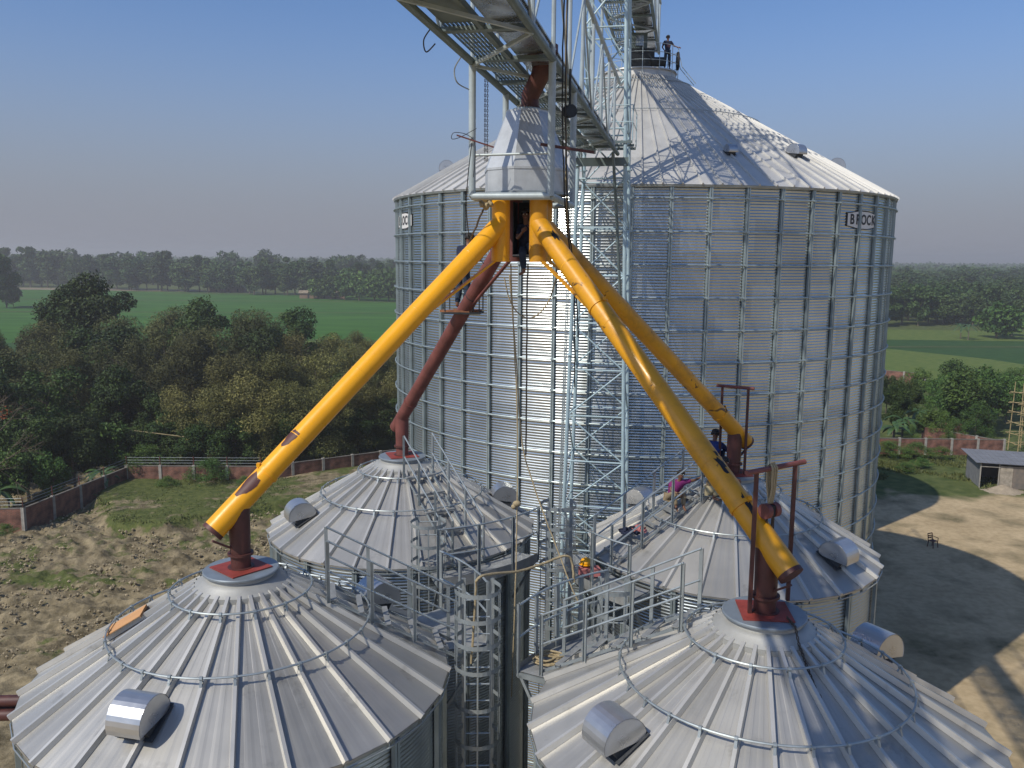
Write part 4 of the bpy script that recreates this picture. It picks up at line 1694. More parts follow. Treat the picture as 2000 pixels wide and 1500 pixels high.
# ================================================================ PEOPLE
def skin_mesh(name, joints, edges, radii, m_, parent, root=None, sub=2):
    me = bpy.data.meshes.new(name)
    names = list(joints.keys())
    idx = {n: i for i, n in enumerate(names)}
    me.from_pydata([tuple(joints[n]) for n in names], [(idx[a], idx[b]) for a, b in edges], [])
    me.materials.append(m_)
    o = bpy.data.objects.new(name, me)
    C.objects.link(o)
    if parent is not None:
        o.parent = parent
    sk = o.modifiers.new('skin', 'SKIN')
    sk.use_smooth_shade = True
    for n in names:
        r = radii[n]
        sv = me.skin_vertices[0].data[idx[n]]
        sv.radius = r if isinstance(r, (tuple, list)) else (r, r)
        sv.use_root = (n == root) if root else False
    ss = o.modifiers.new('sub', 'SUBSURF')
    ss.levels = ss.render_levels = sub
    return o


def hand_chain(J, E, Rd, side, wrist, direction, normal, curl=0.5):
    """palm, four fingers and a thumb from the wrist"""
    d = Vector(direction).normalized()
    n = Vector(normal)
    n = (n - d * n.dot(d)).normalized()
    s = d.cross(n).normalized()
    w_ = Vector(wrist)
    J[side + 'palm'] = w_ + d * 0.06
    Rd[side + 'palm'] = (0.034, 0.018)
    E.append((side + 'wrist', side + 'palm'))
    for k, (off, ln) in enumerate(((-0.028, 0.066), (-0.010, 0.076), (0.010, 0.070), (0.027, 0.056))):
        b = w_ + d * 0.095 + s * off
        e1 = b + d * ln * 0.5 - n * ln * 0.25 * curl
        e2 = e1 + (d * (1 - curl) - n * curl).normalized() * ln * 0.5
        J[f'{side}f{k}a'], J[f'{side}f{k}b'], J[f'{side}f{k}c'] = b, e1, e2
        Rd[f'{side}f{k}a'], Rd[f'{side}f{k}b'], Rd[f'{side}f{k}c'] = 0.010, 0.009, 0.007
        E += [(side + 'palm', f'{side}f{k}a'), (f'{side}f{k}a', f'{side}f{k}b'), (f'{side}f{k}b', f'{side}f{k}c')]
    b = w_ + d * 0.045 - s * 0.038
    J[side + 't1'], J[side + 't2'] = b, b + d * 0.035 - s * 0.018 - n * 0.02
    Rd[side + 't1'], Rd[side + 't2'] = 0.011, 0.008
    E += [(side + 'palm', side + 't1'), (side + 't1', side + 't2')]


def person(label, loc, rotz, J, shirt, trousers, hair=True, cap=None, sleeve='short', barefoot=True, stripes=None, head_dir=(0, -1, 0)):
    """J: joints in local metres (facing -y). keys pelvis, chest, neck, head, and L/R shoulder, elbow, wrist, hip, knee, ankle, toe"""
    root = thing('person', label, 'person', loc, rotz, None)
    J = {k: Vector(v) for k, v in J.items()}
    A, E, Rd = {}, [], {}
    for k in ('pelvis', 'belly', 'chest', 'neck'):
        if k not in J:
            J[k] = (J['pelvis'] + J['chest']) / 2
        A[k] = J[k]
    Rd.update(pelvis=(0.105, 0.09), belly=(0.095, 0.08), chest=(0.115, 0.09), neck=0.048)
    E += [('pelvis', 'belly'), ('belly', 'chest'), ('chest', 'neck')]
    hd = (J['head'] - J['neck']).normalized()
    A['skull0'] = J['neck'] + hd * 0.075
    A['skull1'] = J['neck'] + hd * 0.135 + Vector(head_dir) * -0.012
    A['skull2'] = J['neck'] + hd * 0.195 + Vector(head_dir) * -0.015
    Rd.update(skull0=0.058, skull1=(0.078, 0.09), skull2=(0.062, 0.07))
    E += [('neck', 'skull0'), ('skull0', 'skull1'), ('skull1', 'skull2')]
    for s in 'LR':
        for k, r in (('shoulder', 0.052), ('elbow', 0.038), ('wrist', 0.026)):
            A[s + k] = J[s + k]
            Rd[s + k] = r
        E += [('chest', s + 'shoulder'), (s + 'shoulder', s + 'elbow'), (s + 'elbow', s + 'wrist')]
        for k, r in (('hip', 0.078), ('knee', 0.055), ('ankle', 0.036), ('toe', 0.026)):
            A[s + k] = J[s + k]
            Rd[s + k] = r
        E += [('pelvis', s + 'hip'), (s + 'hip', s + 'knee'), (s + 'knee', s + 'ankle'), (s + 'ankle', s + 'toe')]
        dv = (J[s + 'wrist'] - J[s + 'elbow']).normalized()
        hand_chain(A, E, Rd, s, J[s + 'wrist'], J.get(s + 'hdir', dv), J.get(s + 'hnorm', Vector((0, -1, 0.2))), 0.5)
    skin_mesh('body', A, E, Rd, M['skin'], root, 'pelvis')
    # shirt
    SJ, SE_, SRd = {}, [], {}
    for k, r in (('pelvis', (0.14, 0.135)), ('belly', (0.145, 0.14)), ('chest', (0.168, 0.150))):
        SJ[k] = J[k]
        SRd[k] = r
    SJ['collar'] = J['chest'].lerp(J['neck'], 0.62)
    SRd['collar'] = 0.066
    SE_ += [('pelvis', 'belly'), ('belly', 'chest'), ('chest', 'collar')]
    for s in 'LR':
        SJ[s + 'sh'] = J[s + 'shoulder']
        SRd[s + 'sh'] = 0.076
        en = J[s + 'shoulder'].lerp(J[s + 'elbow'], 0.75) if sleeve == 'short' else J[s + 'elbow']
        SJ[s + 'sl'] = en
        SRd[s + 'sl'] = 0.058
        SE_ += [('chest', s + 'sh'), (s + 'sh', s + 'sl')]
        if sleeve == 'long':
            SJ[s + 'cf'] = J[s + 'elbow'].lerp(J[s + 'wrist'], 0.9)
            SRd[s + 'cf'] = 0.038
            SE_.append((s + 'sl', s + 'cf'))
    skin_mesh('shirt', SJ, SE_, SRd, shirt, root, 'pelvis')
    TJ, TE, TRd = {'pelvis': J['pelvis'] - (J['belly'] - J['pelvis']).normalized() * 0.02}, [], {'pelvis': (0.132, 0.112)}
    for s in 'LR':
        TJ[s + 'hip'] = J[s + 'hip']
        TJ[s + 'knee'] = J[s + 'knee']
        TJ[s + 'cuff'] = J[s + 'knee'].lerp(J[s + 'ankle'], 0.88)
        TRd.update({s + 'hip': 0.095, s + 'knee': 0.074, s + 'cuff': 0.058})
        TE += [('pelvis', s + 'hip'), (s + 'hip', s + 'knee'), (s + 'knee', s + 'cuff')]
    skin_mesh('trousers', TJ, TE, TRd, trousers, root, 'pelvis')
    hc = J['neck'] + hd * 0.160
    fd = Vector(head_dir).normalized()
    sdv = fd.cross(hd).normalized()
    # hair as a cap of tufts
    m = MB()
    rnd = random.Random(5)
    n = 0
    while n < 90:
        v = Vector((rnd.uniform(-1, 1), rnd.uniform(-1, 1), rnd.uniform(-1, 1)))
        if not 0.3 < v.length < 1:
            continue
        v.normalize()
        if v.dot(hd) < 0.45 and v.dot(fd) > -0.15:
            continue
        if v.dot(hd) < -0.35:
            continue
        q = hc + Vector((v.x * 0.088, v.y * 0.088, v.z * 0.088)) - fd * 0.008
        m.sphere(q, 0.026, 6)
        n += 1
    m.build('hair', M['hair'], root, 60)
    if cap:
        m = MB()
        m.sphere(hc + hd * 0.03 - fd * 0.01, 0.098, 12, (1, 1.08, 0.72))
        m.bar(hc + hd * 0.03 + fd * 0.06, hc + hd * 0.015 + fd * 0.17, 0.12, 0.012, up=hd)
        m.build('cap', cap, root, 50)
    m = MB()
    m.sphere(hc + fd * 0.090 - hd * 0.035, 0.014, 8, (0.8, 1.1, 1.3))
    m.build('nose', M['skin'], root, 60)
    m = MB()
    for s in (-1, 1):
        m.sphere(hc + fd * 0.080 + sdv * s * 0.030 - hd * 0.010, 0.011, 8)
    m.build('eyes', M['eye'], root, 60)
    m = MB()
    m.bar(hc + fd * 0.078 - hd * 0.072 - sdv * 0.024, hc + fd * 0.078 - hd * 0.072 + sdv * 0.024, 0.010, 0.008)
    m.build('mouth', M['pink'], root, 0)
    if stripes:
        m = MB()
        for k in (-0.05, 0.03):
            q = J['belly'].lerp(J['chest'], 0.35) + Vector((0, 0, k))
            m.bar(q + Vector((-0.10, -0.118, 0)), q + Vector((0.10, -0.118, 0)), 0.012, 0.022)
        m.build('shirt_stripe', stripes, root, 0)
    return root


# man on the big silo's peak
person('man in dark cap and striped navy shirt standing on the huge silo peak', (C1.x + 1.08, C1.y - 0.90, CR + 0.41), R(6),
       dict(pelvis=(0, 0, 0.92), chest=(0.0, 0.0, 1.28), neck=(0, -0.01, 1.45), head=(0, -0.03, 1.68),
            Lshoulder=(-0.17, 0, 1.38), Lelbow=(-0.27, 0.06, 1.12), Lwrist=(-0.20, -0.10, 0.95),
            Rshoulder=(0.17, 0, 1.38), Relbow=(0.33, -0.03, 1.18), Rwrist=(0.50, -0.16, 1.10),
            Lhip=(-0.09, 0, 0.88), Lknee=(-0.11, -0.02, 0.48), Lankle=(-0.12, 0.02, 0.08), Ltoe=(-0.13, -0.15, 0.03),
            Rhip=(0.09, 0, 0.88), Rknee=(0.11, -0.03, 0.48), Rankle=(0.13, 0.02, 0.08), Rtoe=(0.15, -0.15, 0.03)),
       M['navy'], M['jeans'], cap=M['black'], stripes=M['dkred']).scale = (0.86, 0.86, 0.86)
# boy sitting on the rear right silo roof, arm stretched to the right
sz = roof_z(1.40) + 0.16
bp_ = SIL['BR'] + az(-112, 1.42)
person('boy in a purple shirt sitting on the rear right roof, one arm stretched out', (bp_.x - 0.16, bp_.y, sz + 0.02), R(5),
       dict(pelvis=(0, 0.05, 0.10), chest=(0.12, -0.08, 0.44), neck=(0.18, -0.12, 0.60), head=(0.20, -0.18, 0.82),
            Lshoulder=(-0.03, -0.05, 0.52), Lelbow=(-0.08, -0.24, 0.34), Lwrist=(0.06, -0.40, 0.30),
            Rshoulder=(0.30, -0.08, 0.52), Relbow=(0.57, -0.06, 0.55), Rwrist=(0.82, -0.02, 0.64),
            Lhip=(-0.08, 0.0, 0.10), Lknee=(-0.02, -0.34, 0.30), Lankle=(0.02, -0.42, -0.06), Ltoe=(0.02, -0.58, -0.12),
            Rhip=(0.09, 0.0, 0.10), Rknee=(0.24, -0.30, 0.26), Rankle=(0.22, -0.40, -0.06), Rtoe=(0.24, -0.56, -0.12)),
       M['purple'], M['khaki'], head_dir=(0.1, -0.95, 0.1)).scale = (0.84, 0.84, 0.84)
# kneeling man in pale trousers behind the near yellow pipe
k3 = SIL['BR'] + az(-140, 0.98)
person('man in cream trousers crouching on the rear right roof behind the yellow pipe', (k3.x, k3.y, roof_z(0.98) + 0.10), R(60),
       dict(pelvis=(0, 0.08, 0.16), chest=(0.02, -0.10, 0.52), neck=(0.02, -0.18, 0.66), head=(0.02, -0.26, 0.86),
            Lshoulder=(-0.16, -0.12, 0.58), Lelbow=(-0.22, -0.34, 0.42), Lwrist=(-0.10, -0.50, 0.42),
            Rshoulder=(0.18, -0.12, 0.58), Relbow=(0.24, -0.34, 0.42), Rwrist=(0.12, -0.50, 0.42),
            Lhip=(-0.09, 0.02, 0.16), Lknee=(-0.16, -0.30, 0.36), Lankle=(-0.15, -0.06, 0.02), Ltoe=(-0.16, -0.22, -0.02),
            Rhip=(0.09, 0.02, 0.16), Rknee=(0.17, -0.30, 0.34), Rankle=(0.15, -0.06, 0.02), Rtoe=(0.16, -0.22, -0.02)),
       M['khaki'], M['cream'])
# man in blue behind the rear right drop pipe
k4 = SIL['BR'] + az(-60, 0.40)
person('man in a blue shirt crouching behind the drop pipe on the rear right silo lid', (k4.x - 0.06, k4.y + 0.06, SPL + 0.03), R(150),
       dict(pelvis=(0, 0.10, 0.17), chest=(0.02, -0.08, 0.52), neck=(0.02, -0.16, 0.66), head=(0.02, -0.24, 0.86),
            Lshoulder=(-0.16, -0.10, 0.58), Lelbow=(-0.22, -0.32, 0.42), Lwrist=(-0.10, -0.48, 0.44),
            Rshoulder=(0.18, -0.10, 0.58), Relbow=(0.24, -0.32, 0.42), Rwrist=(0.12, -0.48, 0.46),
            Lhip=(-0.09, 0.04, 0.17), Lknee=(-0.16, -0.26, 0.42), Lankle=(-0.15, -0.02, 0.06), Ltoe=(-0.16, -0.18, 0.03),
            Rhip=(0.09, 0.04, 0.17), Rknee=(0.17, -0.26, 0.40), Rankle=(0.15, -0.02, 0.06), Rtoe=(0.16, -0.18, 0.03)),
       M['blue'], M['jeans'], sleeve='long')
# man on the hanging work platform
person('man in dark jeans standing on the hanging work platform, leaning against the maroon pipe', (-1.06, 18.02, 20.03), R(150),
       dict(pelvis=(0, 0, 0.86), chest=(-0.03, -0.12, 1.18), neck=(-0.04, -0.18, 1.33), head=(-0.05, -0.24, 1.54),
            Lshoulder=(-0.20, -0.12, 1.26), Lelbow=(-0.24, -0.36, 1.10), Lwrist=(-0.12, -0.52, 1.06),
            Rshoulder=(0.14, -0.12, 1.26), Relbow=(0.22, -0.34, 1.06), Rwrist=(0.10, -0.50, 1.10),
            Lhip=(-0.09, 0, 0.84), Lknee=(-0.10, -0.05, 0.45), Lankle=(-0.11, 0.03, 0.08), Ltoe=(-0.12, -0.14, 0.03),
            Rhip=(0.09, 0, 0.84), Rknee=(0.10, -0.05, 0.45), Rankle=(0.11, 0.03, 0.08), Rtoe=(0.12, -0.14, 0.03)),
       M['navy'], M['jeans'], sleeve='long')
# man sitting in the dark box with a leg dangling
ip = P(-2.97, 15.90, 21.16)
person('man in dark clothes sitting in the hanging box under the hopper, one leg dangling below', (ip.x, ip.y, ip.z), -G,
       dict(pelvis=(0, 0.08, 0.10), chest=(-0.02, 0.02, 0.45), neck=(-0.02, -0.03, 0.60), head=(-0.02, -0.06, 0.80),
            Lshoulder=(-0.15, 0.02, 0.52), Lelbow=(-0.16, -0.14, 0.30), Lwrist=(-0.06, -0.24, 0.40),
            Rshoulder=(0.13, 0.02, 0.52), Relbow=(0.16, -0.12, 0.32), Rwrist=(0.12, -0.22, 0.48),
            Lhip=(-0.06, 0.0, 0.10), Lknee=(-0.03, -0.32, 0.05), Lankle=(0.0, -0.27, -0.30), Ltoe=(-0.09, -0.33, -0.36),
            Rhip=(0.08, 0.0, 0.10), Rknee=(0.10, -0.26, 0.22), Rankle=(0.10, -0.14, 0.06), Rtoe=(0.12, -0.28, 0.05)),
       M['navy'], M['jeans'])

# ================================================================ ROPES AND CABLES


def pd(x, y, z):
    return Vector((x, y, z))


rope('plumb_rope', [P(-2.95, 15.9, 21.0), P(-2.96, 15.9, 20.0), P(-2.95, 15.9, 18.8), P(-2.95, 15.9, 17.35)], 0.017, 'dark doubled chain hanging straight down below the hanging box', 'chain', M['chain'], fuzz=0.006)
rope('hanging_rope', [P(-3.22, 15.6, 21.0), P(-3.15, 15.6, 19.7), P(-3.05, 15.5, 18.3), P(-3.02, 15.45, 17.0), P(-2.98, 15.2, 16.0), P(-2.95, 14.9, 14.2), P(-2.95, 14.7, 13.0)], 0.014, 'thin pale rope hanging from the yellow stub down past the caged ladder', fuzz=0.004)
rope('hanging_rope', [P(-3.30, 15.9, 20.8), P(-3.12, 15.8, 19.0), P(-2.98, 15.7, 17.6), P(-2.65, 15.6, 16.6), P(-2.2, 15.4, 15.6), P(-1.9, 15.1, 15.05), P(-1.6, 14.9, 14.6)], 0.014, 'pale rope slanting down from the hopper to the platform with the rope coil', fuzz=0.004)
rope('looped_rope', [P(-3.38, 15.8, 20.75), P(-3.28, 15.8, 20.35), P(-3.12, 15.8, 20.10), P(-2.92, 15.8, 20.0), P(-2.72, 15.8, 20.08), P(-2.52, 15.8, 20.35), P(-2.36, 15.7, 20.85)], 0.013, 'rope hanging in a deep loop between the two yellow struts')
rope('thick_rope', [pd(-0.62, 13.1, 14.6), pd(-0.55, 13.12, 15.75), pd(-0.52, 13.05, 16.05), pd(-0.30, 13.25, 16.06), pd(0.15, 13.6, 15.98), pd(0.55, 13.9, 16.0), pd(1.0, 14.1, 16.06), pd(1.1, 14.1, 15.6)], 0.022, 'thick pale rope strung from the nearest cage to the far platform', fuzz=0.006)
rope('black_cable', [P(-3.63, 14.3, 23.0), P(-3.70, 14.3, 22.4), P(-3.80, 14.6, 21.9), P(-3.88, 15.3, 21.3), P(-3.80, 15.9, 21.0)], 0.009, 'black cable hanging beside the left frame post', 'cable', M['black'])
for k, (u, v, n_) in enumerate(((-2.18, 14.75, 0), (-2.12, 14.6, 1), (-2.22, 15.2, 2))):
    labs = ('long dark cable hanging right of the hopper frame, nearest the post', 'long dark cable hanging right of the hopper frame, farther right', 'brown frayed rope hanging right of the hopper frame')
    rope('hanging_cable', [P(u, v, 28.6), P(u + 0.02, v, 26.3), P(u - 0.01 + 0.02 * n_, v, 24), P(u + 0.01, v + 0.5, 22.0), P(u + 0.05, v + 1.6, 20.4), P(u + 0.06, v + 1.9, 18.6 + n_)], 0.02 if n_ == 2 else 0.014, labs[k], 'cable', M['rope'] if n_ == 2 else M['black'], fuzz=0.008)
for k, (u, v, lab) in enumerate(((-3.5, 14.7, 'chain hanging inside the left frame post, nearer strand'), (-3.47, 14.75, 'chain hanging inside the left frame post, farther strand'))):
    m = MB()
    q = P(u, v, 24.1)
    chain(m, [(0, 0, 0), (0.0, 0, -1.35)], 0.04, 0.010)
    tag(m.build('hanging_chain', M['chain'], None, 0, loc=q), lab, 'chain')
# rod with a looped wire tied to the left post, rod through the right side
m = MB()
m.bar((-0.28, -0.05, 0.08), (0.34, 0.05, -0.10), 0.022, 0.022)
tag(m.build('tied_rod', M['dkred'], None, 0, loc=P(-3.62, 14.38, 23.05)), 'rusty rod tied across the left frame post with a wire loop', 'rod')
wl = P(-3.62, 14.38, 23.05)
rope('wire_loop', [wl + Vector((0.05, 0, 0.20)), wl + Vector((-0.22, -0.03, 0.05)), wl + Vector((-0.36, -0.05, 0.02)), wl + Vector((-0.32, -0.05, 0.12)), wl + Vector((-0.1, 0, 0.09)), wl + Vector((0.03, 0, -0.08)), wl + Vector((0.0, 0, -0.6))], 0.006, 'thin black wire loop around the rusty rod', 'wire', M['black'])
m = MB()
m.bar((-0.15, -0.02, 0.03), (0.75, 0.1, -0.08), 0.04, 0.045)
tag(m.build('tied_rod', M['maroon'], None, 0, loc=P(-2.35, 14.5, 22.95)), 'dark maroon bar lying across the right frame post', 'bar')
rope('cable_loop', [P(-3.70, 12.2, 24.30), P(-3.80, 12.2, 24.15), P(-3.78, 12.25, 24.0), P(-3.66, 12.3, 24.12)], 0.010, 'small black cable loop under the bridge edge', 'cable', M['black'])
rope('cable_loop', [P(-3.70, 13.9, 24.30), P(-3.83, 13.95, 24.12), P(-3.80, 14.0, 23.92), P(-3.68, 14.3, 23.86)], 0.011, 'grey cable loop curling onto the top of the left frame post', 'cable', M['rail'])
# ropes and rods tied at the yellow pipe top left
rope('tie_rope', [P(-3.55, 14.9, 22.0), P(-3.75, 15.0, 21.6), P(-3.95, 15.1, 21.2), P(-4.15, 15.0, 20.75)], 0.02, 'brown rope bundle slanting behind the top of the left yellow pipe', 'rope', M['chain'], fuzz=0.01)
m = MB()
for k in range(7):
    m.sphere((random.uniform(-.09, .09), random.uniform(-.05, .05), random.uniform(-.05, .05)), random.uniform(0.03, 0.055), 8)
tag(m.build('rope_knot', M['rope'], None, 60, loc=P(-3.52, 14.9, 22.02)), 'bulky rope knot under the left corner of the hanging frame', 'knot')
m = MB()
m.sphere((0, 0, 0), 0.06, 8, (1.3, 0.8, 1))
m.sphere((-0.06, 0, -0.06), 0.05, 8)
tag(m.build('rope_knot', M['rope'], None, 60, loc=P(-3.0, 15.3, 16.55)), 'pale knot halfway down the thin hanging rope', 'knot')
# coil of rope on the front right platform
cc = SIL['FR'] + az(-54, 3.50, SE - 0.08)
m = MB()
pts = []
for k in range(120):
    t = k * 0.32
    pts.append(Vector((math.cos(t) * (0.22 + 0.05 * math.sin(k * 0.7)), math.sin(t) * (0.17 + 0.04 * math.cos(k * 0.9)), 0.02 + 0.0009 * k + 0.01 * math.sin(k))))
m.tube(pts, 0.017, 6)
tag(m.build('rope_coil', M['rope'], None, 60, loc=cc), 'heap of coiled pale rope lying on the platform behind the front right silo', 'rope')

# ================================================================ SMALL THINGS
# cardboard on the front left roof
a_ = -101
q = SIL['FL'] + az(a_, 1.72, roof_z(1.72) + 0.115)
m = MB()
rt = Matrix.Rotation(-R(a_), 3, 'Z') @ Matrix.Rotation(-R(30), 3, 'X')
m.box((0, 0, 0), (0.44, 0.62, 0.012), rt)
m.box(rt @ Vector((0.0, -0.302, -0.015)), (0.44, 0.010, 0.03), rt)
m.box(rt @ Vector((0.216, 0.0, -0.012)), (0.008, 0.58, 0.02), rt)
tag(m.build('cardboard_sheet', M['cardboard'], None, 0, loc=q), 'flat tan cardboard sheet lying on the front left silo roof', 'cardboard')


def cloth_heap(loc, label, m_, n, spread, seed):
    rnd = random.Random(seed)
    m = MB()
    nn = 14
    base = len(m.v)
    for i in range(nn):
        for j in range(nn):
            x, y = (i / (nn - 1) - .5), (j / (nn - 1) - .5)
            h = 0.10 * noise.noise(Vector((x * 5 + seed, y * 5, 0))) + 0.08 * math.exp(-(x * x + y * y) * 8)
            m.v.append((x * spread + 0.03 * math.sin(j * 1.7), y * spread * 0.7 + 0.03 * math.cos(i * 1.3), h + 0.03))
    for i in range(nn - 1):
        for j in range(nn - 1):
            a = base + i * nn + j
            m.f.append((a, a + 1, a + nn + 1, a + nn))
    o = m.build('cloth_heap', m_, None, 60, loc=loc)
    so_ = o.modifiers.new('thick', 'SOLIDIFY')
    so_.thickness = 0.015
    return tag(o, label, 'clothing', 'clothes and tools left on the rear right stair')


st = SIL['BR'] + az(-113, 2.55, roof_z(2.55) + 0.24)
cloth_heap(st + Vector((0.10, 0, 0.05)), 'faded pink cloth heap on the rear right stair', M['pink'], 5, 0.30, 3)
cloth_heap(st + Vector((-0.10, -0.05, 0.02)), 'navy jacket heaped on the rear right stair below the pink cloth', M['navy'], 5, 0.40, 5)
pz = SIL['BR'] + az(-118, 3.6, SE - 0.06)
hm = thing('safety_helmet', 'small orange-yellow safety helmet on the rear right platform', 'helmet', pz + Vector((-0.25, 0, 0.24)))
m = MB()
m.sphere((0, 0, 0.03), 0.12, 14, (1, 1.15, 0.8))
m.build('shell', M['yellow'], hm, 60)
m = MB()
m.lathe([(0.10, 0.0), (0.15, -0.01), (0.15, 0.0), (0.10, 0.012)], 20)
m.build('brim', M['yellow'], hm)
tbx = thing('tool_box', 'red tool box lying on the rear right platform under the helmet', 'toolbox', pz + Vector((-0.18, -0.08, 0.0)), R(8))
m = MB()
m.box((0, 0, 0.08), (0.42, 0.2, 0.14))
m.build('box_body', M['pink'], tbx, 0)
m = MB()
m.box((0, 0, 0.165), (0.43, 0.21, 0.03))
m.tube([(-0.1, 0, 0.18), (-0.1, 0, 0.215), (0.1, 0, 0.215), (0.1, 0, 0.18)], 0.008, 6)
m.build('box_lid', M['pink'], tbx, 0)

# peak railing, drive and ladder rails on the huge silo
pk = thing('peak_railing', 'thin curved guard rail on the peak of the huge silo', 'railing', C1 + Vector((0, 0, CR + 0.41)))
for i in range(14):
    a = 30 + i * 360 / 14
    m = MB()
    m.cyl(az(a, 1.72, -0.35), az(a, 1.72, 0.98), 0.016, 6)
    m.build('rail_post', M['lpaint'], pk)
for z in (0.98, 0.62, 0.28):
    m = MB()
    m.tube([az(i * 7.5, 1.72, z) for i in range(48)], 0.014, 6, closed=True)
    m.build('guard_ring', M['lpaint'], pk)
dv = thing('conveyor_drive', 'dark conveyor drive and box at the end of the upper bridge on the silo peak', 'drive', C1 + Vector((-0.05, -0.6, CR + 0.42)))
m = MB()
m.box((0, 0, 0.45), (1.1, 0.8, 0.85))
m.build('casing', M['dark'], dv, 0)
m = MB()
m.cyl((0.35, -0.45, 0.3), (1.0, -0.45, 0.3), 0.2, 16)
m.build('motor', M['dark'], dv)
m = MB()
m.box((-0.15, -0.5, 1.15), (0.34, 0.25, 0.42))
m.build('control_box', M['casing'], dv, 0)
m = MB()
m.box((-0.15, 0.2, 1.2), (0.8, 0.7, 0.8))
m.build('inlet', M['dpaint'], dv, 0)
rl = thing('wire_coil', 'coil of black cable hanging on the right end of the peak railing', 'cable', C1 + az(118, 1.74, CR + 0.9))
m = MB()
for k in range(4):
    m.tube([Vector((0.02 * k, 0.22 * math.cos(t * 0.45), 0.38 * math.sin(t * 0.45) - 0.1)) for t in range(14)], 0.02, 5, closed=True)
m.build('coil', M['black'], rl)
# ladder bars down the right side of the roof from the peak
rb = thing('roof_ladder', 'pair of thin ladder rails running down from the peak railing', 'ladder', C1 + az(105, 1.75, CR + 0.3))
for s in (-1, 1):
    m = MB()
    m.tube([Vector((0, s * 0.2, 0.7)), Vector((0.1, s * 0.2, 0.3)), Vector((0.75, s * 0.2, -0.42))], 0.016, 6)
    m.build('ladder_rail', M['lpaint'], rb)

# ladder and hand lines on the far side of the bridge: maroon pulley right of the frame
pu = thing('rope_pulley', 'round maroon pulley hanging right of the hopper top', 'pulley', P(-2.12, 15.2, 23.62), R(30))
m = MB()
m.cyl((0, -0.07, 0), (0, -0.02, 0), 0.11, 20)
m.cyl((0, 0.02, 0), (0, 0.07, 0), 0.11, 20)
m.build('sheave', M['dark'], pu)
m = MB()
m.bar((0, 0, -0.02), (0, 0, 0.7), 0.03, 0.03)
m.build('hanger', M['dark'], pu, 0)


# ================================================================ BRICK BOUNDARY WALLS
def brick_wall(p0, p1, h, label, z0=0.0, panel=3.0, post_extra=0.12):
    p0, p1 = Vector((*p0, z0)), Vector((*p1, z0))
    d = p1 - p0
    L = d.length
    root = thing('brick_wall', label, 'wall', p0, math.atan2(d.y, d.x), 'brick compound walls with concrete posts')
    n = max(1, round(L / panel))
    w_ = L / n
    for i in range(n):
        m = MB()
        m.box((0, 0, h / 2), (w_ - 0.22, 0.13, h))
        m.build('brick_panel', M['brick'], root, 0, loc=((i + 0.5) * w_, 0, 0))
        m = MB()
        m.box((0, 0, h + 0.03), (w_ - 0.25, 0.18, 0.06))
        m.build('coping', M['coping'], root, 0, loc=((i + 0.5) * w_, 0, 0))
    for i in range(n + 1):
        m = MB()
        m.box((0, 0, (h + post_extra) / 2), (0.25, 0.26, h + post_extra))
        m.build('post', M['concrete'], root, 0, loc=(i * w_, 0, 0))
    return root


brick_wall((-45.6, 61.6), (-36.7, 62.4), 2.0, 'short sunlit run of brick wall at the left edge of the picture', 0.1)
brick_wall((-36.7, 62.4), (-34.6, 75.2), 2.0, 'shaded run of brick wall going back from the left corner towards the bamboo', 0.1, 3.2)
brick_wall((-34.6, 75.2), (-22.6, 75.4), 1.7, 'sunlit run of brick wall with vines below the bamboo', 0.55)
brick_wall((-22.6, 75.4), (-3, 88.5), 1.7, 'shaded run of brick wall passing behind the rear left small silo', 0.5)
brick_wall((28.5, 92.9), (54.1, 92.3), 1.75, 'long brick wall at the back of the sandy yard on the right')
brick_wall((62, 150), (69.5, 143.0), 2.3, 'distant piece of red brick wall beyond the banana plants', 0, 3.4)
brick_wall((54.1, 92.3), (49.0, 99.5), 1.6, 'low brick wall running back from the end of the yard wall', 0, 3.0)
brick_wall((86.5, 144), (92.5, 143.0), 2.6, 'distant reddish brick wall at the right edge beyond the trees', 0, 3.0)

# wire fence on top of the left wall
for k, (p0, p1, zb, lab) in enumerate((((-45.6, 61.6), (-36.7, 62.4), 2.2, 'barbed wire fence on top of the sunlit left wall'), ((-36.7, 62.4), (-34.6, 75.2), 2.2, 'barbed wire fence on top of the shaded left wall'), ((-34.6, 75.2), (-22.6, 75.4), 2.35, 'barbed wire fence on top of the wall below the bamboo'))):
    a, b = Vector((*p0, zb)), Vector((*p1, zb))
    root = thing('wire_fence', lab, 'fence', a, 0, 'wire fences on the brick walls')
    n = max(2, int((b - a).length / 3))
    for i in range(n + 1):
        q = (b - a) * (i / n)
        m = MB()
        m.bar(q, q + Vector((0.0, -0.05, 0.8)), 0.05, 0.05)
        m.build('fence_post', M['dkred'], root, 0)
    m = MB()
    for z in (0.2, 0.45, 0.7):
        m.tube([Vector((0, 0, z)), (b - a) + Vector((0, 0, z))], 0.012, 4)
    m.build('wire', M['rail'], root)

# ================================================================ SHED, CHAIR, SCAFFOLD, FAR HUTS
sh = thing('tin_shed', 'long low shed patched with tin and boards at the right edge of the yard', 'shed', (44.2, 78.8, 0), math.atan2(-0.8, 3.8))
SL, SD, SH = 12.0, 4.2, 2.45
m = MB()
m.quad((-0.5, -0.35, SH + 0.02), (SL, -0.35, SH - 0.15), (SL, SD + 0.4, SH + 0.16), (-0.5, SD + 0.4, SH + 0.30))
m.quad((-0.5, -0.35, SH - 0.02), (SL, -0.35, SH - 0.19), (SL, SD + 0.4, SH + 0.12), (-0.5, SD + 0.4, SH + 0.26))
for k in range(26):
    x = -0.5 + (SL + 0.5) * k / 25
    m.cyl((x, -0.36, SH + 0.03 - 0.17 * k / 25), (x, SD + 0.4, SH + 0.31 - 0.15 * k / 25), 0.03, 5)
m.build('roof', M['tinroof'], sh, 0)
rnd = random.Random(3)
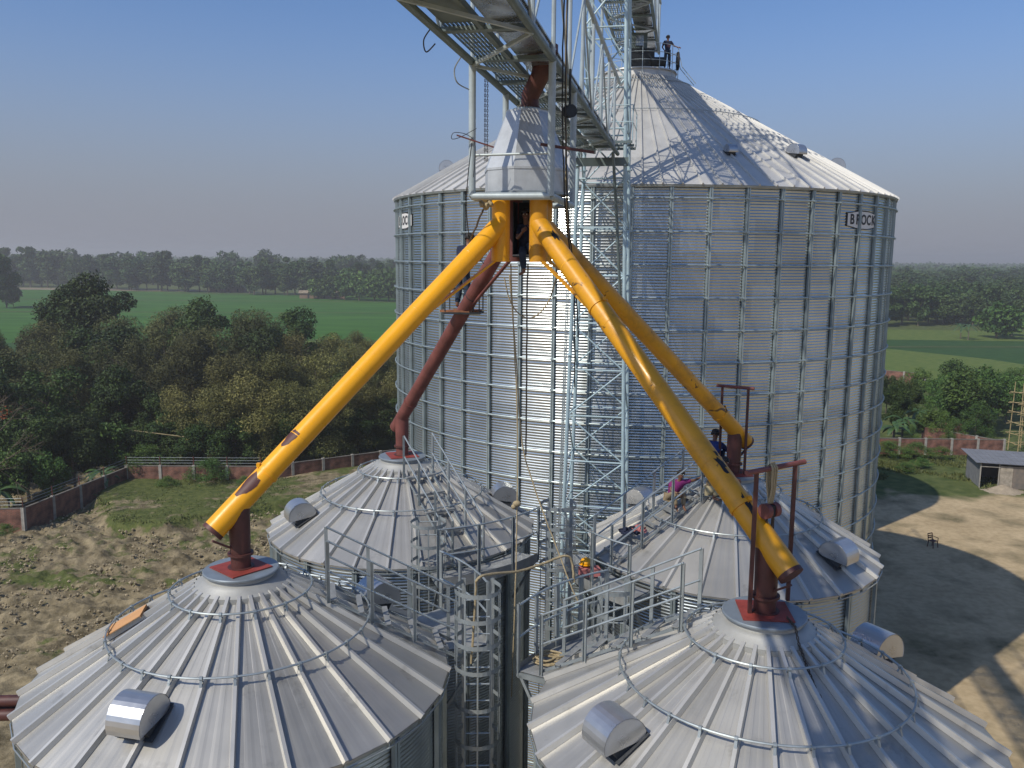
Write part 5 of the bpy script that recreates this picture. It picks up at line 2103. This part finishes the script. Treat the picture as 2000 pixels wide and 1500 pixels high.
for k in range(9):
    x0 = 1.7 + k * 1.12
    m = MB()
    for r_i in range(4):
        hh = 0.55
        m.box((x0 + 0.55, rnd.uniform(-0.02, 0.02), 0.30 + r_i * 0.53), (1.10, 0.02, hh), Matrix.Rotation(R(rnd.uniform(-2, 2)), 3, 'Y'))
    m.build('wall_sheet', M['tin'] if k % 3 else mat('pale_board', (0.34, 0.30, 0.24), 0.8, 0, 0.3, 3), sh, 0)
for s in range(3):
    m = MB()
    m.box((-0.02, 0.7 + s * 1.35, 1.3), (0.03, 1.3, 2.5))
    m.build('side_sheet', M['tinroof'], sh, 0)
m = MB()
m.box((SL / 2, SD, 1.25), (SL, 0.03, 2.45))
m.build('back_wall', M['tin'], sh, 0)
for x in (0.0, 1.6, 4.5, 7.5, 10.5):
    m = MB()
    m.bar((x, -0.05, 0), (x, -0.05, SH - 0.03), 0.09, 0.09)
    m.build('post', M['concrete'], sh, 0)
m = MB()
m.bar((0, -0.06, 2.05), (1.7, -0.06, 2.05), 0.06, 0.06)
m.build('lintel', M['concrete'], sh, 0)
# sand pile by the shed
m = MB()
nn = 24
for i in range(nn + 1):
    for j in range(nn + 1):
        x, y = -2 + 4 * i / nn, -1.6 + 3.2 * j / nn
        m.v.append((x, y, 0.62 * math.exp(-(x * x * 0.9 + y * y * 1.5)) + 0.04 * noise.noise(Vector((x * 3, y * 3, 1))) - 0.03))
for i in range(nn):
    for j in range(nn):
        a = i * (nn + 1) + j
        m.f.append((a, a + 1, a + nn + 2, a + nn + 1))
tag(m.build('sand_pile', mat('pale_sand', (0.34, 0.28, 0.2), 0.95, 0, 0.2, 3), None, 60, loc=(45.8, 77.6, 0)), 'low pile of pale sand at the shed door', 'sand')

chair = thing('plastic_chair', 'small dark red plastic chair standing alone in the yard at the edge of the shadow', 'chair', (31.5, 61.6, 0), R(25))
chair.scale = (1.15, 1.15, 1.15)
m = MB()
m.box((0, 0, 0.43), (0.44, 0.42, 0.03))
m.build('seat', M['maroon'], chair, 0)
m = MB()
for x in (-0.2, 0.2):
    m.bar((x, 0.2, 0.42), (x, 0.27, 0.86), 0.04, 0.03)
for z in (0.58, 0.70, 0.84):
    m.bar((-0.2, 0.22 + (z - 0.42) * 0.15, z), (0.2, 0.22 + (z - 0.42) * 0.15, z), 0.02, 0.07)
m.build('backrest', M['maroon'], chair, 0)
for x in (-1, 1):
    for y in (-1, 1):
        m = MB()
        m.bar((x * 0.19, y * 0.18, 0.43), (x * 0.22, y * 0.22, 0), 0.04, 0.035)
        m.build('leg', M['maroon'], chair, 0)
    m = MB()
    m.bar((x * 0.23, -0.18, 0.63), (x * 0.23, 0.22, 0.66), 0.04, 0.025)
    m.bar((x * 0.23, -0.18, 0.43), (x * 0.23, -0.18, 0.64), 0.035, 0.025)
    m.build('armrest', M['maroon'], chair, 0)

sc = thing('bamboo_scaffold', 'tall bamboo scaffold tower at the right edge behind the yard wall', 'scaffold', (56.6, 93.8, 0), R(10))
rnd = random.Random(11)
for x in (0, 1.6):
    for y in (0, 1.5):
        m = MB()
        m.cyl((x, y, 0), (x + rnd.uniform(-.2, .2), y + rnd.uniform(-.2, .2), 7.8), 0.06, 7, r2=0.04)
        m.build('upright_pole', M['bamboo'], sc)
for k in range(6):
    z = 0.9 + k * 1.15
    for a, b in (((-0.5, 0), (2.1, 0)), ((-0.5, 1.5), (2.1, 1.5)), ((0, -0.4), (0, 1.9)), ((1.6, -0.4), (1.6, 1.9))):
        m = MB()
        m.cyl((*a, z + rnd.uniform(-.12, .12)), (*b, z + rnd.uniform(-.12, .12)), 0.045, 7)
        m.build('cross_pole', M['bamboo'], sc)

for k, (x, y, lx, ly, h, rz, lab) in enumerate((
        (-95, 430, 22, 4, 2.6, 4, 'longest of the distant low mud huts at the edge of the rice field'),
        (-42, 455, 26, 4, 2.2, -3, 'distant low brown shed between the trees and the rice field'),
        (-25, 452, 12, 5, 2.5, 5, 'distant low shed right beside the pale green tree clump'),
        (-165, 500, 20, 5, 2.6, 2, 'distant low mud house under the tall trees at the far left'),
        (-64, 470, 16, 4, 3.0, 0, 'distant pale hut half hidden under the far trees'))):
    hr = thing('mud_hut', lab, 'hut', (x, y, 0), R(rz), 'low huts at the far edge of the fields')
    m = MB()
    m.box((0, 0, h / 2), (lx, ly, h))
    m.build('wall', M['brickplain'], hr, 0)
    m = MB()
    m.prism([Vector((-lx / 2 - .5, -ly / 2 - .5, h)), Vector((-lx / 2 - .5, ly / 2 + .5, h)), Vector((-lx / 2 - .5, 0, h + 1.4))], (0, 0, 0), (lx + 1, 0, 0))
    m.build('roof', M['thatch'], hr, 0)
    for dx in (-0.3, 0.05, 0.3):
        m = MB()
        m.box((dx * lx, -ly / 2 - 0.01, 0.95), (0.9, 0.03, 1.8))
        m.build('door', M['dark'], hr, 0)
hu = thing('brick_hut', 'small brick hut without a roof among trees behind the yard wall', 'hut', (50.5, 98.5, 0), R(-20))
m = MB()
m.box((-0.9, -1.5, 1.0), (2.4, 0.2, 2.0))
m.box((1.75, -1.5, 0.7), (0.7, 0.2, 1.4))
m.box((-2.0, 0, 0.9), (0.2, 2.8, 1.8))
m.box((2.0, 0, 0.8), (0.2, 2.8, 1.6))
m.box((0, 1.5, 1.1), (4.2, 0.2, 2.2))
m.build('wall', M['brick'], hu, 0)


# ================================================================ TREES
def crown_mesh(name, mt, rad, height, nl, leaf, seed, style='round', base=0.3):
    """crown of many leaf clumps scattered through uneven lobes"""
    rnd = random.Random(seed)
    lobes = []
    nlobes = 26 if style == 'round' else (46 if style == 'plume' else 16)
    for i in range(nlobes):
        if style == 'tall':
            z = height * rnd.uniform(base, 0.9)
            r = rad * rnd.uniform(0.38, 0.62) * (1.25 - 0.6 * z / height)
            a = rnd.uniform(0, 2 * math.pi)
            rr2 = rad * 0.45 * rnd.random() * (1.3 - z / height)
            lobes.append((Vector((rr2 * math.cos(a), rr2 * math.sin(a), z)), r))
        elif style == 'plume':
            a = rnd.uniform(0, 2 * math.pi)
            rr2 = rad * rnd.uniform(0.1, 1.0)
            z = height * (0.97 - 0.45 * (rr2 / rad) ** 2) * rnd.uniform(0.12, 1.0) ** 0.7
            lobes.append((Vector((rr2 * math.cos(a), rr2 * math.sin(a), z)), rad * rnd.uniform(0.14, 0.34)))
        else:
            a = rnd.uniform(0, 2 * math.pi)
            rr2 = rad * 0.78 * math.sqrt(rnd.random())
            zc = height * (base + (1 - base) * 0.5)
            z = zc + (height * (1 - base) * 0.42) * rnd.uniform(-1, 1) * (1 - 0.6 * (rr2 / rad) ** 2)
            lobes.append((Vector((rr2 * math.cos(a), rr2 * math.sin(a), z)), rad * rnd.uniform(0.16, 0.42)))
    vs, fs, at = [], [], []
    tot = sum(l[1] ** 2 for l in lobes)
    for (c, r) in lobes:
        n = int(nl * r * r / tot)
        tone = rnd.uniform(-0.2, 0.2)
        for _ in range(n):
            while True:
                v = Vector((rnd.uniform(-1, 1), rnd.uniform(-1, 1), rnd.uniform(-1, 1)))
                if 0.05 < v.length < 1:
                    break
            q = v.normalized() * (v.length ** 0.75)
            p = c + Vector((q.x * r, q.y * r, q.z * r * 0.85)) * (1 + 0.5 * abs(rnd.gauss(0, 0.35)))
            if style == 'plume':
                p.z -= 0.25 * (p.xy - c.xy).length
            s = leaf * rnd.uniform(0.5, 1.25)
            nrm = (q.normalized() * 0.6 + Vector((rnd.gauss(0, 0.6), rnd.gauss(0, 0.6), rnd.gauss(0.35, 0.6)))).normalized()
            t = nrm.cross(Vector((rnd.gauss(0, 1), rnd.gauss(0, 1), rnd.gauss(0, 1)))).normalized()
            b = nrm.cross(t)
            wd = s * (0.5 if style != 'plume' else 0.32)
            k = len(vs)
            vs += [tuple(p - t * s), tuple(p - b * wd + nrm * s * 0.12), tuple(p + t * s), tuple(p + b * wd + nrm * s * 0.12)]
            fs.append((k, k + 1, k + 2, k + 3))
            at.append(max(0, min(1, 0.42 + tone + rnd.gauss(0, 0.22))))
    me = bpy.data.meshes.new(name)
    me.from_pydata(vs, [], fs)
    a_ = me.attributes.new('leafvar', 'FLOAT', 'FACE')
    a_.data.foreach_set('value', at)
    me.materials.append(mt)
    return me


def trunk_mesh(name, height, r, seed, limbs=6, lean=0.4, reach=0.55, rad=3.0):
    rnd = random.Random(seed)
    m = MB()
    pts = [Vector((lean * math.sin(i * 0.9) * 0.3, lean * math.cos(i * 1.1) * 0.3, height * i / 5)) for i in range(6)]
    pts[0] = Vector((0, 0, -0.2))
    for i in range(5):
        m.cyl(pts[i], pts[i + 1], r * (1 - i * 0.17), 7, r * (1 - (i + 1) * 0.17), caps=False)
    for k in range(limbs):
        i = rnd.choice((2, 3, 4))
        a = rnd.uniform(0, 2 * math.pi)
        L = rad * reach * rnd.uniform(0.7, 1.2)
        m.cyl(pts[i], pts[i] + Vector((math.cos(a) * L, math.sin(a) * L, L * rnd.uniform(0.5, 1.1))), r * 0.42, 5, r * 0.12, caps=False)
    return m.mesh(name, M['trunk'], 60)


ARCH = {}


def arch(key, mt, rad, height, nl, leaf, style, base, tr, count):
    ARCH[key] = []
    for i in range(count):
        sd_ = abs(hash(key)) % 1000 if False else sum(map(ord, key)) + i * 17
        cm = crown_mesh('crown', M[mt], rad, height, nl, leaf, sd_, style, base)
        tm = trunk_mesh('trunk', height * 0.8, tr, sd_ + 3, rad=rad)
        ARCH[key].append((cm, tm, height))


arch('bamboo', 'leaf_olive', 3.4, 9.0, 24000, 0.115, 'plume', 0.1, 0.12, 3)
arch('brown', 'leaf_brown', 3.2, 9.0, 22000, 0.115, 'plume', 0.1, 0.14, 2)
arch('dark', 'leaf_dark', 3.2, 9.0, 16000, 0.15, 'round', 0.18, 0.18, 3)
arch('green', 'leaf_green', 2.8, 7.5, 5000, 0.22, 'round', 0.2, 0.13, 2)
arch('scrub', 'leaf_green', 2.6, 7.0, 6500, 0.13, 'plume', 0.1, 0.07, 2)
arch('far', 'leaf_far', 5.2, 14.0, 2600, 0.6, 'round', 0.08, 0.3, 3)
arch('fartall', 'leaf_far', 3.6, 20.0, 2400, 0.6, 'tall', 0.22, 0.3, 3)
arch('farlight', 'leaf_green', 5.5, 11.0, 1600, 0.7, 'round', 0.05, 0.3, 1)
TN = dict(scrub='scrub_tree', bamboo='bamboo_clump', brown='bushy_tree', dark='leafy_tree', green='young_tree', far='far_tree', fartall='tall_tree', farlight='far_tree')
TCAT = dict(scrub='tree', bamboo='bamboo', brown='tree', dark='tree', green='tree', far='tree', fartall='tree', farlight='tree')
TREE_RND = random.Random(21)


def tree(key, x, y, h, label, group, rotz=None, z=0.0, wscale=1.0):
    cm, tm, hh = TREE_RND.choice(ARCH[key])
    root = thing(TN[key], label, TCAT[key], (x, y, z), TREE_RND.uniform(0, 6.28) if rotz is None else rotz, group)
    s = h / hh
    root.scale = (s * wscale, s * wscale, s)
    obj_from(cm, 'crown', root)
    obj_from(tm, 'trunk', root)
    return root


# near belt behind the left wall: key, picture column of the crown, depth, height
def at_px(px, Y):
    """ground x for a picture column at a given distance (camera yaw is 0)"""
    return (px - 1000) / FPX * (Y * math.cos(PITCH) + CAMZ * math.sin(PITCH))


NEAR = [
    # (key, px, Y, h, w)
    ('dark', 60, 71, 7.6, 1.0), ('dark', 150, 75, 7.2, 1.0), ('green', 20, 68, 5.6, 0.9), ('green', 215, 78, 6.2, 1.0), ('green', 110, 70, 4.6, 0.9),
    ('dark', 5, 80, 10.5, 1.1), ('dark', 100, 84, 9.8, 1.1), ('brown', 60, 92, 11.5, 1.1), ('brown', 160, 92, 11.0, 1.0),
    ('dark', 240, 86, 9.4, 1.0), ('brown', 300, 90, 10.5, 1.1), ('brown', 0, 103, 11.5, 1.1), ('brown', 110, 106, 12.0, 1.1),
    ('bamboo', 360, 83, 8.4, 1.1), ('bamboo', 430, 82, 9.4, 1.15), ('bamboo', 500, 83, 9.8, 1.15), ('bamboo', 570, 84, 9.2, 1.1), ('bamboo', 640, 88, 8.8, 1.1),
    ('bamboo', 700, 92, 9.2, 1.1), ('bamboo', 770, 96, 9.0, 1.1), ('dark', 320, 84, 7.4, 0.9), ('dark', 690, 98, 8.0, 1.0),
    ('bamboo', 460, 92, 11.0, 1.1), ('bamboo', 545, 94, 11.2, 1.1), ('brown', 380, 97, 11.5, 1.1), ('brown', 250, 102, 12.0, 1.1), ('bamboo', 620, 102, 10.6, 1.1),
    ('brown', 740, 106, 9.8, 1.1), ('bamboo', 690, 112, 10.0, 1.1), ('dark', 200, 108, 12.6, 1.1), ('brown', 330, 110, 13.0, 1.1), ('brown', 430, 110, 12.8, 1.1),
    ('dark', 510, 112, 12.0, 1.0), ('dark', 400, 122, 14.2, 0.9), ('bamboo', 580, 114, 12.0, 1.1), ('dark', 590, 124, 13.6, 1.0), ('brown', 480, 122, 13.6, 1.1),
    ('brown', 300, 124, 13.4, 1.1), ('dark', 190, 128, 17.2, 1.05), ('dark', 150, 126, 15.6, 0.95), ('brown', 60, 118, 11.8, 1.1), ('brown', 0, 120, 11.6, 1.1),
    ('brown', 120, 120, 12.6, 1.1), ('brown', 240, 118, 13.0, 1.1), ('brown', 350, 128, 13.6, 1.0), ('brown', 540, 126, 13.8, 1.0), ('bamboo', 650, 124, 10.4, 1.1),
    ('bamboo', 730, 122, 9.6, 1.1), ('bamboo', 780, 116, 9.6, 1.1), ('brown', 770, 132, 9.4, 1.1), ('brown', 700, 134, 9.6, 1.1), ('dark', 40, 96, 10.2, 1.0),
    ('brown', 390, 104, 12.0, 1.0), ('brown', -40, 110, 12.0, 1.1), ('dark', -30, 88, 10.5, 1.1), ('dark', -40, 74, 8.5, 1.0),
]
for px_ in range(250, 790, 30):
    NEAR.append(('dark' if px_ % 60 else 'bamboo', px_ + 5, 79.5 + (px_ % 50) * 0.06 + max(0, px_ - 480) * 0.045, 4.2 + (px_ % 70) * 0.03, 1.25))
NL = dict(dark='dark green broad-leaved tree in the thick belt behind the left brick wall', green='fresh green young tree leaning over the left brick wall',
          brown='brownish green feathery tree in the thick belt behind the left brick wall', bamboo='olive bamboo clump with drooping plumes behind the left brick wall')
NG = dict(dark='dark trees in the left belt', green='young trees by the left wall', brown='brownish trees in the left belt', bamboo='bamboo clumps in the left belt')
for key, px, Y, h, w_ in NEAR:
    lab = NL[key]
    grp = NG[key]
    if (px, Y) == (190, 128):
        lab, grp = 'tallest dark tree of the left belt, rising into the green field', None
    if (px, Y) == (400, 122):
        lab, grp = 'pointed dark tree top in the middle of the left belt against the field', None
    tree(key, at_px(px, Y), Y, h, lab, grp, wscale=w_)
# right side near trees
for key, px, Y, h, w_, lab in [
        ('green', 1890, 101, 8.2, 1.0, 'feathery green tree behind the right yard wall, tallest of its clump'),
        ('green', 1850, 104, 7.4, 0.9, 'feathery green tree left of the tallest one behind the right yard wall'),
        ('green', 1930, 106, 8.0, 0.9, 'feathery green tree right of the tallest one behind the right yard wall'),
        ('green', 1815, 99, 4.2, 0.9, 'low green bushy tree just behind the middle of the right yard wall'),
        ('dark', 1745, 103, 6.4, 0.9, 'dark leafy tree touching the edge of the huge silo, behind the yard wall'),
        ('dark', 1775, 110, 5.6, 0.9, 'dark low tree beneath the distant brick wall'),
        ('green', 1965, 112, 6.4, 0.9, 'green tree behind the bamboo scaffold'),
        ('green', 1870, 126, 6.6, 1.1, 'light green low tree beyond the feathery clump'),
        ('green', 1790, 130, 4.8, 1.0, 'small light tree near the maize field'),
        ('green', 1990, 132, 5.5, 1.0, 'light tree at the right edge near the distant brick wall'),
        ('dark', 1730, 118, 5.5, 0.9, 'dark bush close behind the silo edge')]:
    tree(key, at_px(px, Y), Y, h, lab, 'trees behind the right yard wall', wscale=w_)
for k, (px, Y, h) in enumerate(((1835, 98, 4.4), (1862, 97, 3.6), (1905, 98, 5.2), (1880, 108, 7.2), (1912, 112, 7.0), (1842, 112, 6.4), (1950, 118, 6.0), (1760, 120, 5.0), (1815, 116, 5.2), (1778, 96.5, 2.6), (1925, 99, 3.4), (1992, 118, 5.8), (1968, 127, 5.4))):
    tree('scrub', at_px(px, Y), Y, h, 'loose feathery green scrub tree with thin stems behind the right yard wall', 'feathery scrub trees behind the right yard wall')
# low bushes in front of the right wall
for px, Y, h, lab in ((1738, 90.5, 1.7, 'round green bush at the left end of the right yard wall'), (1790, 90.3, 1.6, 'green bush below the second wall panel'), (1800, 86.0, 1.0, 'low weeds bush on the slope before the wall'), (1840, 90, 1.2, 'low bush left of the tin shed'), (1770, 84, 0.9, 'smallest bush near the silo shadow')):
    tree('scrub', at_px(px, Y), Y, h * 1.25, lab, 'bushes before the right yard wall', wscale=2.3)
for px, Y, h, lab in ((330, 73.2, 1.5, 'vine bush at the foot of the sunlit left wall'), (412, 74.6, 2.9, 'creeper hanging over a post of the left wall'), (480, 73.8, 1.3, 'low green bush right of the creeper'), (560, 78.0, 1.7, 'green bush on the terrace below the shaded wall'), (290, 77.2, 3.6, 'bush peeping over the left wall corner'), (15, 60.3, 1.2, 'low weeds at the foot of the leftmost wall')):
    tree('scrub', at_px(px, Y), Y, h, lab, 'bushes along the left wall', wscale=1.7, z=0.5)


# banana plants
def banana(x, y, h, label, seed):
    rnd = random.Random(seed)
    root = thing('banana_plant', label, 'banana plant', (x, y, 0), rnd.uniform(0, 6), 'banana plants')
    m = MB()
    m.cyl((0, 0, -0.1), (0, 0, h * 0.6), 0.16, 8, r2=0.09)
    m.build('stem', M['trunk'], root, 60)
    for k in range(9):
        a = k * 0.7 + rnd.uniform(-.2, .2)
        L = h * rnd.uniform(0.45, 0.65)
        rise = rnd.uniform(0.3, 1.1)
        m = MB()
        pv = None
        n = 7
        for i in range(n + 1):
            t = i / n
            r = L * t
            z = h * 0.6 + L * (rise * t - 1.15 * t * t * (0.6 + rise * 0.35))
            wd = 0.30 * math.sin(math.pi * min(1, t * 0.93 + 0.05)) ** 0.7
            c = Vector((math.cos(a) * r, math.sin(a) * r, z))
            sd2 = Vector((-math.sin(a), math.cos(a), 0)) * wd
            cur = (c - sd2 - Vector((0, 0, wd * .35)), c, c + sd2 - Vector((0, 0, wd * .35)))
            if pv:
                m.quad(pv[0], pv[1], cur[1], cur[0])
                m.quad(pv[1], pv[2], cur[2], cur[1])
            pv = cur
        m.build('leaf', M['banana'], root, 60, fix=False)
    return root


M['banana'] = mat('banana_leaf', (0.045, 0.09, 0.022), 0.5, 0, 0.4, 2)
for px, Y, h, lab in ((1762, 99, 4.4, 'banana plant nearest the huge silo behind the yard wall'), (1745, 96, 3.8, 'short banana plant just behind the wall beside the silo'), (1795, 106, 4.0, 'banana plant between the silo and the feathery trees'), (1985, 136, 4.8, 'pale banana plant at the right edge'), (1890, 232, 6, 'distant banana plant left of the round green tree'), (1875, 236, 5.5, 'distant banana plant by the pale fence'),
                      (2, 66, 4.0, 'banana plant at the far left behind the wall'), (205, 73.5, 3.4, 'drooping banana plant with withered leaves over the left wall')):
    banana(at_px(px, Y), Y, h, lab, int(px))

# red flowering tree top and bare brown tree at the left edge
rt_ = thing('bare_tree', 'bare brown branching tree with a few red leaves at the left edge', 'tree', (at_px(-5, 62) - 2.0, 64, 0))
rnd = random.Random(4)
m = MB()


def branch(m, p, d, L, r, dep):
    q = p + d * L
    m.cyl(p, q, r, 5, r * 0.65, caps=False)
    if dep == 0:
        return
    for _ in range(3):
        nd = (d + Vector((rnd.gauss(0, .5), rnd.gauss(0, .5), rnd.gauss(0.05, .35)))).normalized()
        branch(m, q, nd, L * 0.74, r * 0.6, dep - 1)


branch(m, Vector((0, 0, 0)), Vector((0.05, 0, 1)), 3.4, 0.13, 5)
m.build('trunk', M['trunk'], rt_, 60)
cm = crown_mesh('red_leaves', M['leaf_red'], 0.5, 1.0, 60, 0.12, 5, 'round', 0.1)
obj_from(cm, 'crown', rt_, (2.2, 0, 8.6))

# far trees: left line
FR = random.Random(99)
cnt = 0
farpos = []
for k in range(62):
    px = -30 + k * 13.8 + FR.uniform(-8, 8)
    Y = 545 - 85 * max(0, min(1, (px - 50) / 500)) + FR.uniform(-6, 14)
    h = (25.5 if px < 330 else 21.5) * FR.uniform(0.78, 1.08) - (1.5 if 200 < px < 240 else 0) - max(0, px - 450) * 0.008
    key = 'fartall' if FR.random() < 0.62 else 'far'
    if key == 'far':
        h *= 0.86
    farpos.append((key, px, Y, h))
for k in range(46):
    px = -20 + k * 18 + FR.uniform(-8, 8)
    Y = 600 + FR.uniform(0, 60)
    farpos.append((FR.choice(('far', 'fartall')), px, Y, FR.uniform(17, 25)))
for key, px, Y, h in farpos:
    tree(key, at_px(px, Y), Y, h, 'tall distant tree in the hazy line beyond the rice field, trunks showing below' if key == 'fartall' else 'rounded distant tree in the hazy line beyond the rice field', 'tall trees of the far left line' if key == 'fartall' else 'rounded trees of the far left line', wscale=1.25)
# lighter clump nearer, right part of the left view
for px, Y, h in ((620, 425, 10.5), (645, 420, 12.5), (672, 416, 13.5), (700, 412, 14), (730, 410, 13), (758, 408, 14.5), (790, 408, 14), (690, 440, 16), (740, 440, 17), (780, 440, 18)):
    tree('farlight', at_px(px, Y), Y, h, 'rounded light green tree in the clump beyond the rice field beside the silo', 'light green trees beside the rice field', wscale=1.0)
for px, Y, h in ((-8, 330, 22), (12, 335, 18), (25, 342, 9)):
    tree('far', at_px(px, Y), Y, h, 'dark tree mass at the left edge of the rice field', 'dark trees at the left edge', wscale=0.8)
# far trees: right side in depth rows
for row, (Y0, h0, nrow, x0, x1) in enumerate(((284, 12.0, 13, 1712, 2020), (300, 13.5, 12, 1710, 2020), (330, 12.5, 12, 1712, 2015), (375, 13.0, 13, 1708, 2020), (430, 14, 14, 1708, 2020), (500, 15, 14, 1705, 2020), (590, 16, 15, 1705, 2020))):
    for k in range(nrow):
        px = x0 + (x1 - x0) * (k + FR.uniform(-.3, .3)) / (nrow - 1)
        Y = Y0 + FR.uniform(-8, 8)
        if row == 0 and 1905 < px < 1965:
            continue
        tree('far', at_px(px, Y), Y, h0 * FR.uniform(0.82, 1.12), 'distant bushy tree in the wooded country beyond the right-hand fields', 'trees beyond the right-hand fields', wscale=1.1 if row < 3 else 1.4)
tree('farlight', at_px(1945, 238), 238, 10.5, 'round bright green tree standing forward of the right-hand woods', None, wscale=1.1)
tree('farlight', at_px(1975, 246), 246, 7.5, 'smaller bright green tree right of the round one', None, wscale=1.0)

# far woods: one mass, uncountable
rnd = random.Random(8)
vs, fs, at = [], [], []
for _ in range(52000):
    px = rnd.uniform(-60, 2060)
    if 790 < px < 1690:
        continue
    Y = 680 + 1500 * rnd.random() ** 1.4
    x = at_px(px, Y)
    top = 14 + 6 * noise.noise(Vector((x * 0.02, Y * 0.02, 2))) + 4 * noise.noise(Vector((x * 0.09, Y * 0.09, 4)))
    z = top * rnd.random() ** 0.5
    s = rnd.uniform(1.0, 2.4) * (1 + (Y - 680) / 1500)
    nrm = Vector((rnd.gauss(0, .6), rnd.gauss(-.4, .6), rnd.gauss(0.5, .5))).normalized()
    t = nrm.cross(Vector((rnd.gauss(0, 1), rnd.gauss(0, 1), rnd.gauss(0, 1)))).normalized()
    b = nrm.cross(t)
    p = Vector((x, Y, z))
    k = len(vs)
    vs += [tuple(p - t * s), tuple(p - b * s * .7), tuple(p + t * s), tuple(p + b * s * .7)]
    fs.append((k, k + 1, k + 2, k + 3))
    at.append(max(0, min(1, rnd.gauss(0.45, 0.25))))
me = bpy.data.meshes.new('far_woods')
me.from_pydata(vs, [], fs)
a_ = me.attributes.new('leafvar', 'FLOAT', 'FACE')
a_.data.foreach_set('value', at)
me.materials.append(M['leaf_far'])
fw = bpy.data.objects.new('far_woods', me)
C.objects.link(fw)
tag(fw, 'hazy far-off woods along the horizon', 'woods', kind='stuff')

# grass and weeds on the terrace and by the walls: short blades
rnd = random.Random(12)
vs, fs, at = [], [], []


def blade(x, y, z, s):
    a = rnd.uniform(0, 6.28)
    d = Vector((math.cos(a), math.sin(a), 0)) * s * 0.35
    l = Vector((rnd.gauss(0, .3), rnd.gauss(0, .3), 1)).normalized() * s
    p = Vector((x, y, z))
    k = len(vs)
    vs.extend([tuple(p - d), tuple(p + d), tuple(p + l)])
    fs.append((k, k + 1, k + 2))
    at.append(max(0, min(1, rnd.gauss(0.5, 0.25))))


n = 0
while n < 9000:
    x, y = rnd.uniform(-37, -6), rnd.uniform(61, 78)
    if inside((x, y), TERR) and noise.noise(Vector((x * 0.5, y * 0.5, 1))) > -0.25:
        blade(x, y, 0.95, rnd.uniform(0.06, 0.22))
        n += 1
n = 0
while n < 9000:
    x, y = rnd.uniform(30, 60), rnd.uniform(77, 92)
    if noise.noise(Vector((x * 0.25, y * 0.25, 6))) + (y - 84) * 0.05 > 0.0:
        blade(x, y, 0, rnd.uniform(0.1, 0.35))
        n += 1
me = bpy.data.meshes.new('weeds')
me.from_pydata(vs, [], fs)
a_ = me.attributes.new('leafvar', 'FLOAT', 'FACE')
a_.data.foreach_set('value', at)
me.materials.append(leaf_mat('grass_blades', (0.05, 0.065, 0.018), (0.17, 0.18, 0.06)))
gw = bpy.data.objects.new('weeds', me)
C.objects.link(gw)
tag(gw, 'short green grass and weeds on the terrace and before the yard wall', 'grass', kind='stuff')

# clods of churned mud
rnd = random.Random(31)
m = MB()
n = 0
while n < 4500:
    x, y = rnd.uniform(-44, -6), rnd.uniform(40, 70)
    if inside((x, y), TERR) or noise.noise(Vector((x * 0.25, y * 0.25, 8))) < -0.1:
        continue
    s_ = rnd.uniform(0.03, 0.12) * (1.6 if rnd.random() < 0.08 else 1)
    zz = 0.28 + rnd.uniform(-0.1, 0.25)
    k = len(m.v)
    for dx, dy, dz in ((1, 0, 0), (0, 1, 0), (-1, 0, 0), (0, -1, 0), (0, 0, 0.9), (0, 0, -1.5)):
        m.v.append((x + dx * s_ * rnd.uniform(.7, 1.3), y + dy * s_ * rnd.uniform(.7, 1.3), zz + dz * s_))
    for a, b in ((0, 1), (1, 2), (2, 3), (3, 0)):
        m.f.append((k + a, k + b, k + 4))
        m.f.append((k + b, k + a, k + 5))
    n += 1
tag(m.build('mud_clods', mat('dry_clods', (0.30, 0.245, 0.155), 0.95, 0, 0.35, 0.8), None, 0, fix=False), 'countless clods of churned dry mud left of the front left silo', 'mud', kind='stuff')

# fallen thin branch / bamboo pole across the dark gap on the left
m = MB()
m.cyl((0, 0, 0), (7.2, 1.0, -1.1), 0.05, 6)
tag(m.build('leaning_pole', M['bamboo'], None, 60, loc=(-36.8, 78.5, 5.0)), 'thin pale pole slanting through the dark gap in the left trees', 'pole')
# maroon pipes stacked at lower left corner
for k, (dy, dz) in enumerate(((0, 0), (0.25, 0.0), (0.12, 0.22))):
    m = MB()
    m.cyl((-3, 0, 0), (1.15, 0.3, 0), 0.11, 14)
    tag(m.build('stored_pipe', M['maroon'], None, 40, loc=(-10.25, 14.9 + dy, 12.45 + dz)), ('lowest' if k == 0 else 'middle' if k == 1 else 'uppermost') + ' maroon pipe of the three at the left edge beside the front left silo', 'pipe', 'maroon pipes at the left edge')
sr = thing('pipe_rack', 'steel rack carrying the three maroon pipes at the left edge', 'rack', (-10.5, 15.1, 0))
for x in (-2.2, 0.2):
    m = MB()
    m.bar((x, 0, 0), (x, 0, 12.65), 0.1, 0.1)
    m.bar((x, -0.4, 12.65), (x, 0.5, 12.65), 0.08, 0.08)
    m.build('rack_post', M['rail'], sr, 0)

# ================================================================ HAZE
m = MB()
m.box((0, 1000, 18.5), (5200, 5200, 41))
hz = m.build('haze', None, None, 0)
hm_ = bpy.data.materials.new('haze_air')
hm_.use_nodes = True
t = hm_.node_tree
t.nodes.clear()
out = t.nodes.new('ShaderNodeOutputMaterial')
pv_ = t.nodes.new('ShaderNodeVolumePrincipled')
pv_.inputs['Color'].default_value = (0.92, 0.90, 0.86, 1)
pv_.inputs['Density'].default_value = 0.00058
pv_.inputs['Anisotropy'].default_value = 0.2
t.links.new(pv_.outputs[0], out.inputs['Volume'])
hz.data.materials.append(hm_)
tag(hz, 'thin pale haze over the fields', 'haze', kind='stuff')
